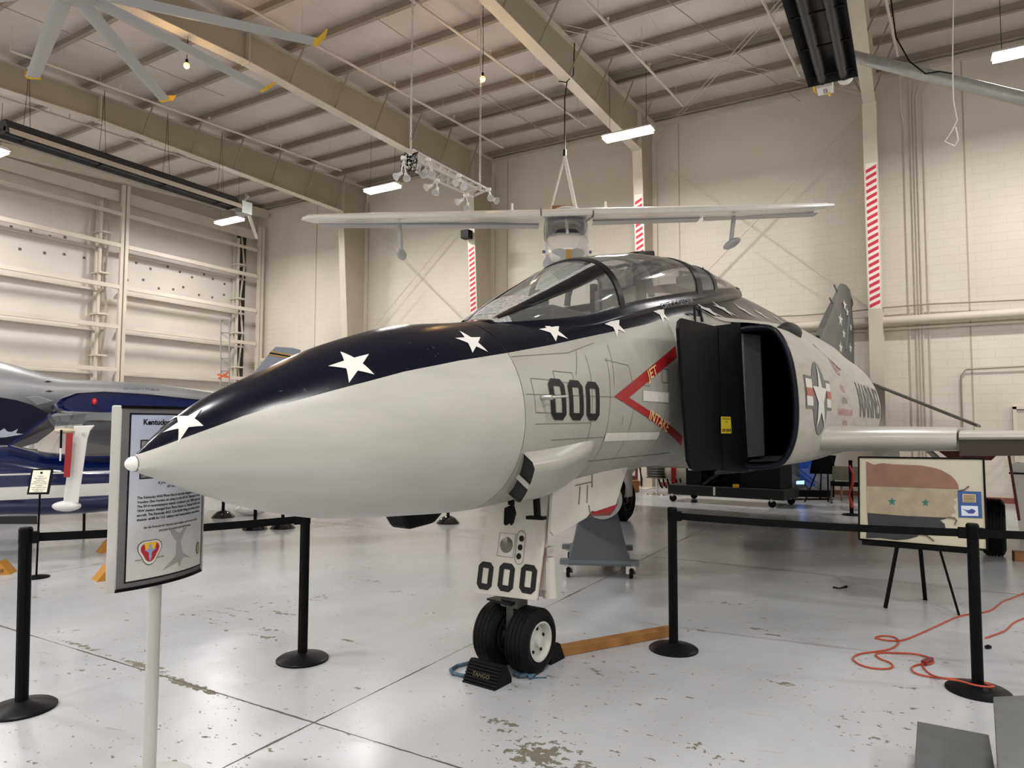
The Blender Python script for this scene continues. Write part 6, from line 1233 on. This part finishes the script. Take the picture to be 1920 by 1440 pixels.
q = MB(); st = [(1258, 868), (1268, 868), (1267, 905), (1259, 905)]; q.hexa([at_d(x, y, 16.62) for x, y in st], [at_d(x, y, 16.52) for x, y in st]); q.build('red_band', M_RED, t, world=True)
q = MB(); 
for k in range(6): a = up_at(1235+8*k, 898, 16.6); q.tube([a, a+Vector((.03, .03, -.15)), a+Vector((.08, .05, -.22))], .02, 6)
q.tube([up_at(1262, 905, 16.8), on_floor(1262, 923)], .04, 8); q.build('pipework', M_BLACKM, t, world=True)
t = thing('wire_stool', 'chrome pedestal stool with dark wire seat far behind the nose gear', 'stool', on_floor(1232, 927)); MB().lathe([(0, 0), (.25, 0), (.24, .02), (.03, .03), (0, .03)], (0, 0, 0), (0, 0, 1), 28).build('base', M_CHROME, t); MB().tube([(0, 0, .02), (0, 0, .42)], .03, 10).build('pedestal', M_CHROME, t)
q = MB()
for k in range(6): q.tube([Vector((.25*cos(a), .25*sin(a), .42+.06*k)) for a in [2*pi*j/16 for j in range(17)]], .012, 5)
q.lathe([(0, .40), (.22, .42), (.26, .75)], (0, 0, 0), (0, 0, 1), 18); q.build('wire_seat', mat('wire_dark', (.06, .06, .05), .4, .4), t)
for k, (x0, lab) in enumerate(((1186, 'brown framed picture leaning on an easel at the back wall'), )):
    t = thing('easel_picture', lab, 'framed picture', on_floor(1188, 912)); q = MB(); q.hexa([at_d(x, y, 17.9) for x, y in ((1168, 872), (1196, 872), (1196, 905), (1168, 905))], [at_d(x, y, 17.8) for x, y in ((1168, 872), (1196, 872), (1196, 905), (1168, 905))]); q.build('frame', mat('mahogany', (.16, .03, .025), .4), t, world=True)
    q = MB(); q.poly([at_d(x, y, 17.79) for x, y in ((1171, 874), (1191, 874), (1191, 892), (1171, 892))]); q.build('print', M_DECALW, t, world=True); q = MB(); [q.tube([at_d(a, 870, 17.8), on_floor(b, 912)], .02, 6) for a, b in ((1183, 1196), (1200, 1203), (1198, 1206))]; q.build('easel_leg', M_BLACKM, t, world=True)
    q = MB(); q.box(on_floor(1178, 911, .15), (.5, .3, .28), YAW); q.build('crate', M_WOOD, t, world=True)
# display case with blue drapes
t = thing('display_case', 'glass display case with blue drapes far back under the jet wing', 'display case', on_floor(1510, 930)); d = 16.2
def dq(nm, pts, d0, th, m): q = MB(); q.hexa([at_d(x, y, d0) for x, y in pts], [at_d(x, y, d0-th) for x, y in pts]); return q.build(nm, m, t, world=True)
dq('plinth', [(1458, 918), (1562, 920), (1562, 933), (1458, 931)], d, .5, M_BLACKM); dq('back_panel', [(1458, 862), (1562, 862), (1562, 919), (1458, 919)], d+.3, .03, mat('case_grey', (.25, .28, .30), .5))
dq('blue_drape', [(1498, 858), (1530, 858), (1528, 912), (1500, 912)], d+.1, .05, mat('drape_blue', (.02, .12, .65), .5)); dq('coat', [(1460, 868), (1476, 866), (1478, 900), (1462, 898)], d, .1, mat('coat_green', (.03, .05, .04), .8))
dq('model_card', [(1459, 898), (1471, 898), (1471, 914), (1459, 914)], d-.1, .02, mat('card_blue', (.25, .45, .7), .4)); dq('screen', [(1491, 900), (1510, 899), (1510, 915), (1491, 915)], d-.1, .03, M_INK); dq('screen_face', [(1493, 902), (1508, 901), (1508, 908), (1493, 908)], d-.14, .005, mat('screen_glow', (.1, .2, .8), .4, emit=(.2, .4, 1), estr=3))
dq('glass_front', [(1457, 860), (1563, 860), (1563, 919), (1457, 919)], d-.42, .01, glass('case_glass', (.9, .92, .95), .02, .05))
q = MB(); [q.tube([at_d(x, 860, dd), at_d(x, 932, dd)], .02, 6) for x, dd in ((1457, d-.45), (1563, d-.45))]; q.build('case_frame', M_BLACKM, t, world=True)
t = thing('easel', 'black easel with a black board seen from behind, under the wing root', 'easel', on_floor(1532, 942)); q = MB(); st = [(1524, 852), (1568, 854), (1560, 889), (1518, 888)]; q.hexa([at_d(x, y, 14.7) for x, y in st], [at_d(x, y, 14.65) for x, y in st]); q.build('board', M_BLACK, t, world=True)
q = MB(); [q.tube([at_d(a, 880, 14.7), on_floor(b, c_)], .018, 6) for a, b, c_ in ((1533, 1509, 941), (1552, 1553, 941), (1540, 1538, 934))]; q.build('leg', M_BLACKM, t, world=True)
t = thing('bench_seat', 'grey upholstered bench with black rail behind the framed flag', 'bench', on_floor(1590, 945)); 
def bq(nm, pts, d0, th, m): q = MB(); q.hexa([at_d(x, y, d0) for x, y in pts], [at_d(x, y, d0-th) for x, y in pts]); return q.build(nm, m, t, world=True)
bq('back_cushion', [(1561, 874), (1640, 876), (1640, 904), (1560, 900)], 14.3, .12, mat('bench_grey', (.14, .13, .105), .9, var=.2)); bq('seat_rail', [(1557, 902), (1640, 905), (1640, 914), (1557, 911)], 14.2, .5, M_BLACKM)
q = MB(); [q.tube([at_d(x, 905, dd), on_floor(x, yy)], .02, 6) for x, dd, yy in ((1559, 14.0, 944), (1636, 13.6, 948))]; q.build('leg', mat('leg_brown', (.08, .05, .03), .5), t, world=True); q = MB(); [q.tube([at_d(x, 912, 14.4), on_floor(x, 938)], .022, 6) for x in (1578, 1625)]; q.build('leg', M_WOOD, t, world=True)
p = on_floor(1597, 966); t = thing('barrier_post', 'black post wrapped in a red strap, left of the framed flag', 'barrier post', p); MB().lathe([(0, 0), (.17, 0), (.16, .02), (.03, .04), (0, .04)], (0, 0, 0), (0, 0, 1), 24).build('base', M_BLACKM, t); MB().tube([(0, 0, .02), (0, 0, 1.05)], .035, 12).build('pole', M_BLACKM, t)
q = MB(); q.tube([(-.02, -.04, .95), (.04, -.04, .8), (.03, -.04, .6), (-.03, -.04, .4), (.02, -.045, .15)], [.02, .03, .03, .02, .035], 6); q.build('red_strap', mat('strap_red', (.45, .02, .02), .6), t)
# white panel and chock block by the main wheel
t = thing('white_board', 'tall white board leaning right of the main wheel at the right edge', 'board', on_floor(1912, 1010)); q = MB(); st = [(1894, 872), (1906, 866), (1975, 872), (1975, 1020), (1912, 1005)]; q.hexa([at_d(x, y, 10.6) for x, y in st], [at_d(x, y, 10.5) for x, y in st]); q.build('board', M_WHITE, t, world=True)
MB().bar(at_d(1893, 887, 10.4), at_d(1950, 889, 10.3), .05, .03).build('rail', M_NAVY, t, world=True)
MB().bar(on_floor(1900, 1042, .06), on_floor(1960, 1046, .06), .14, .12).build('wood_block', M_WOOD, label='wooden block on the floor right of the main wheel', cat='block')
# tow of metal rail stacked at the far left ceiling corner
bpy.context.view_layer.update()
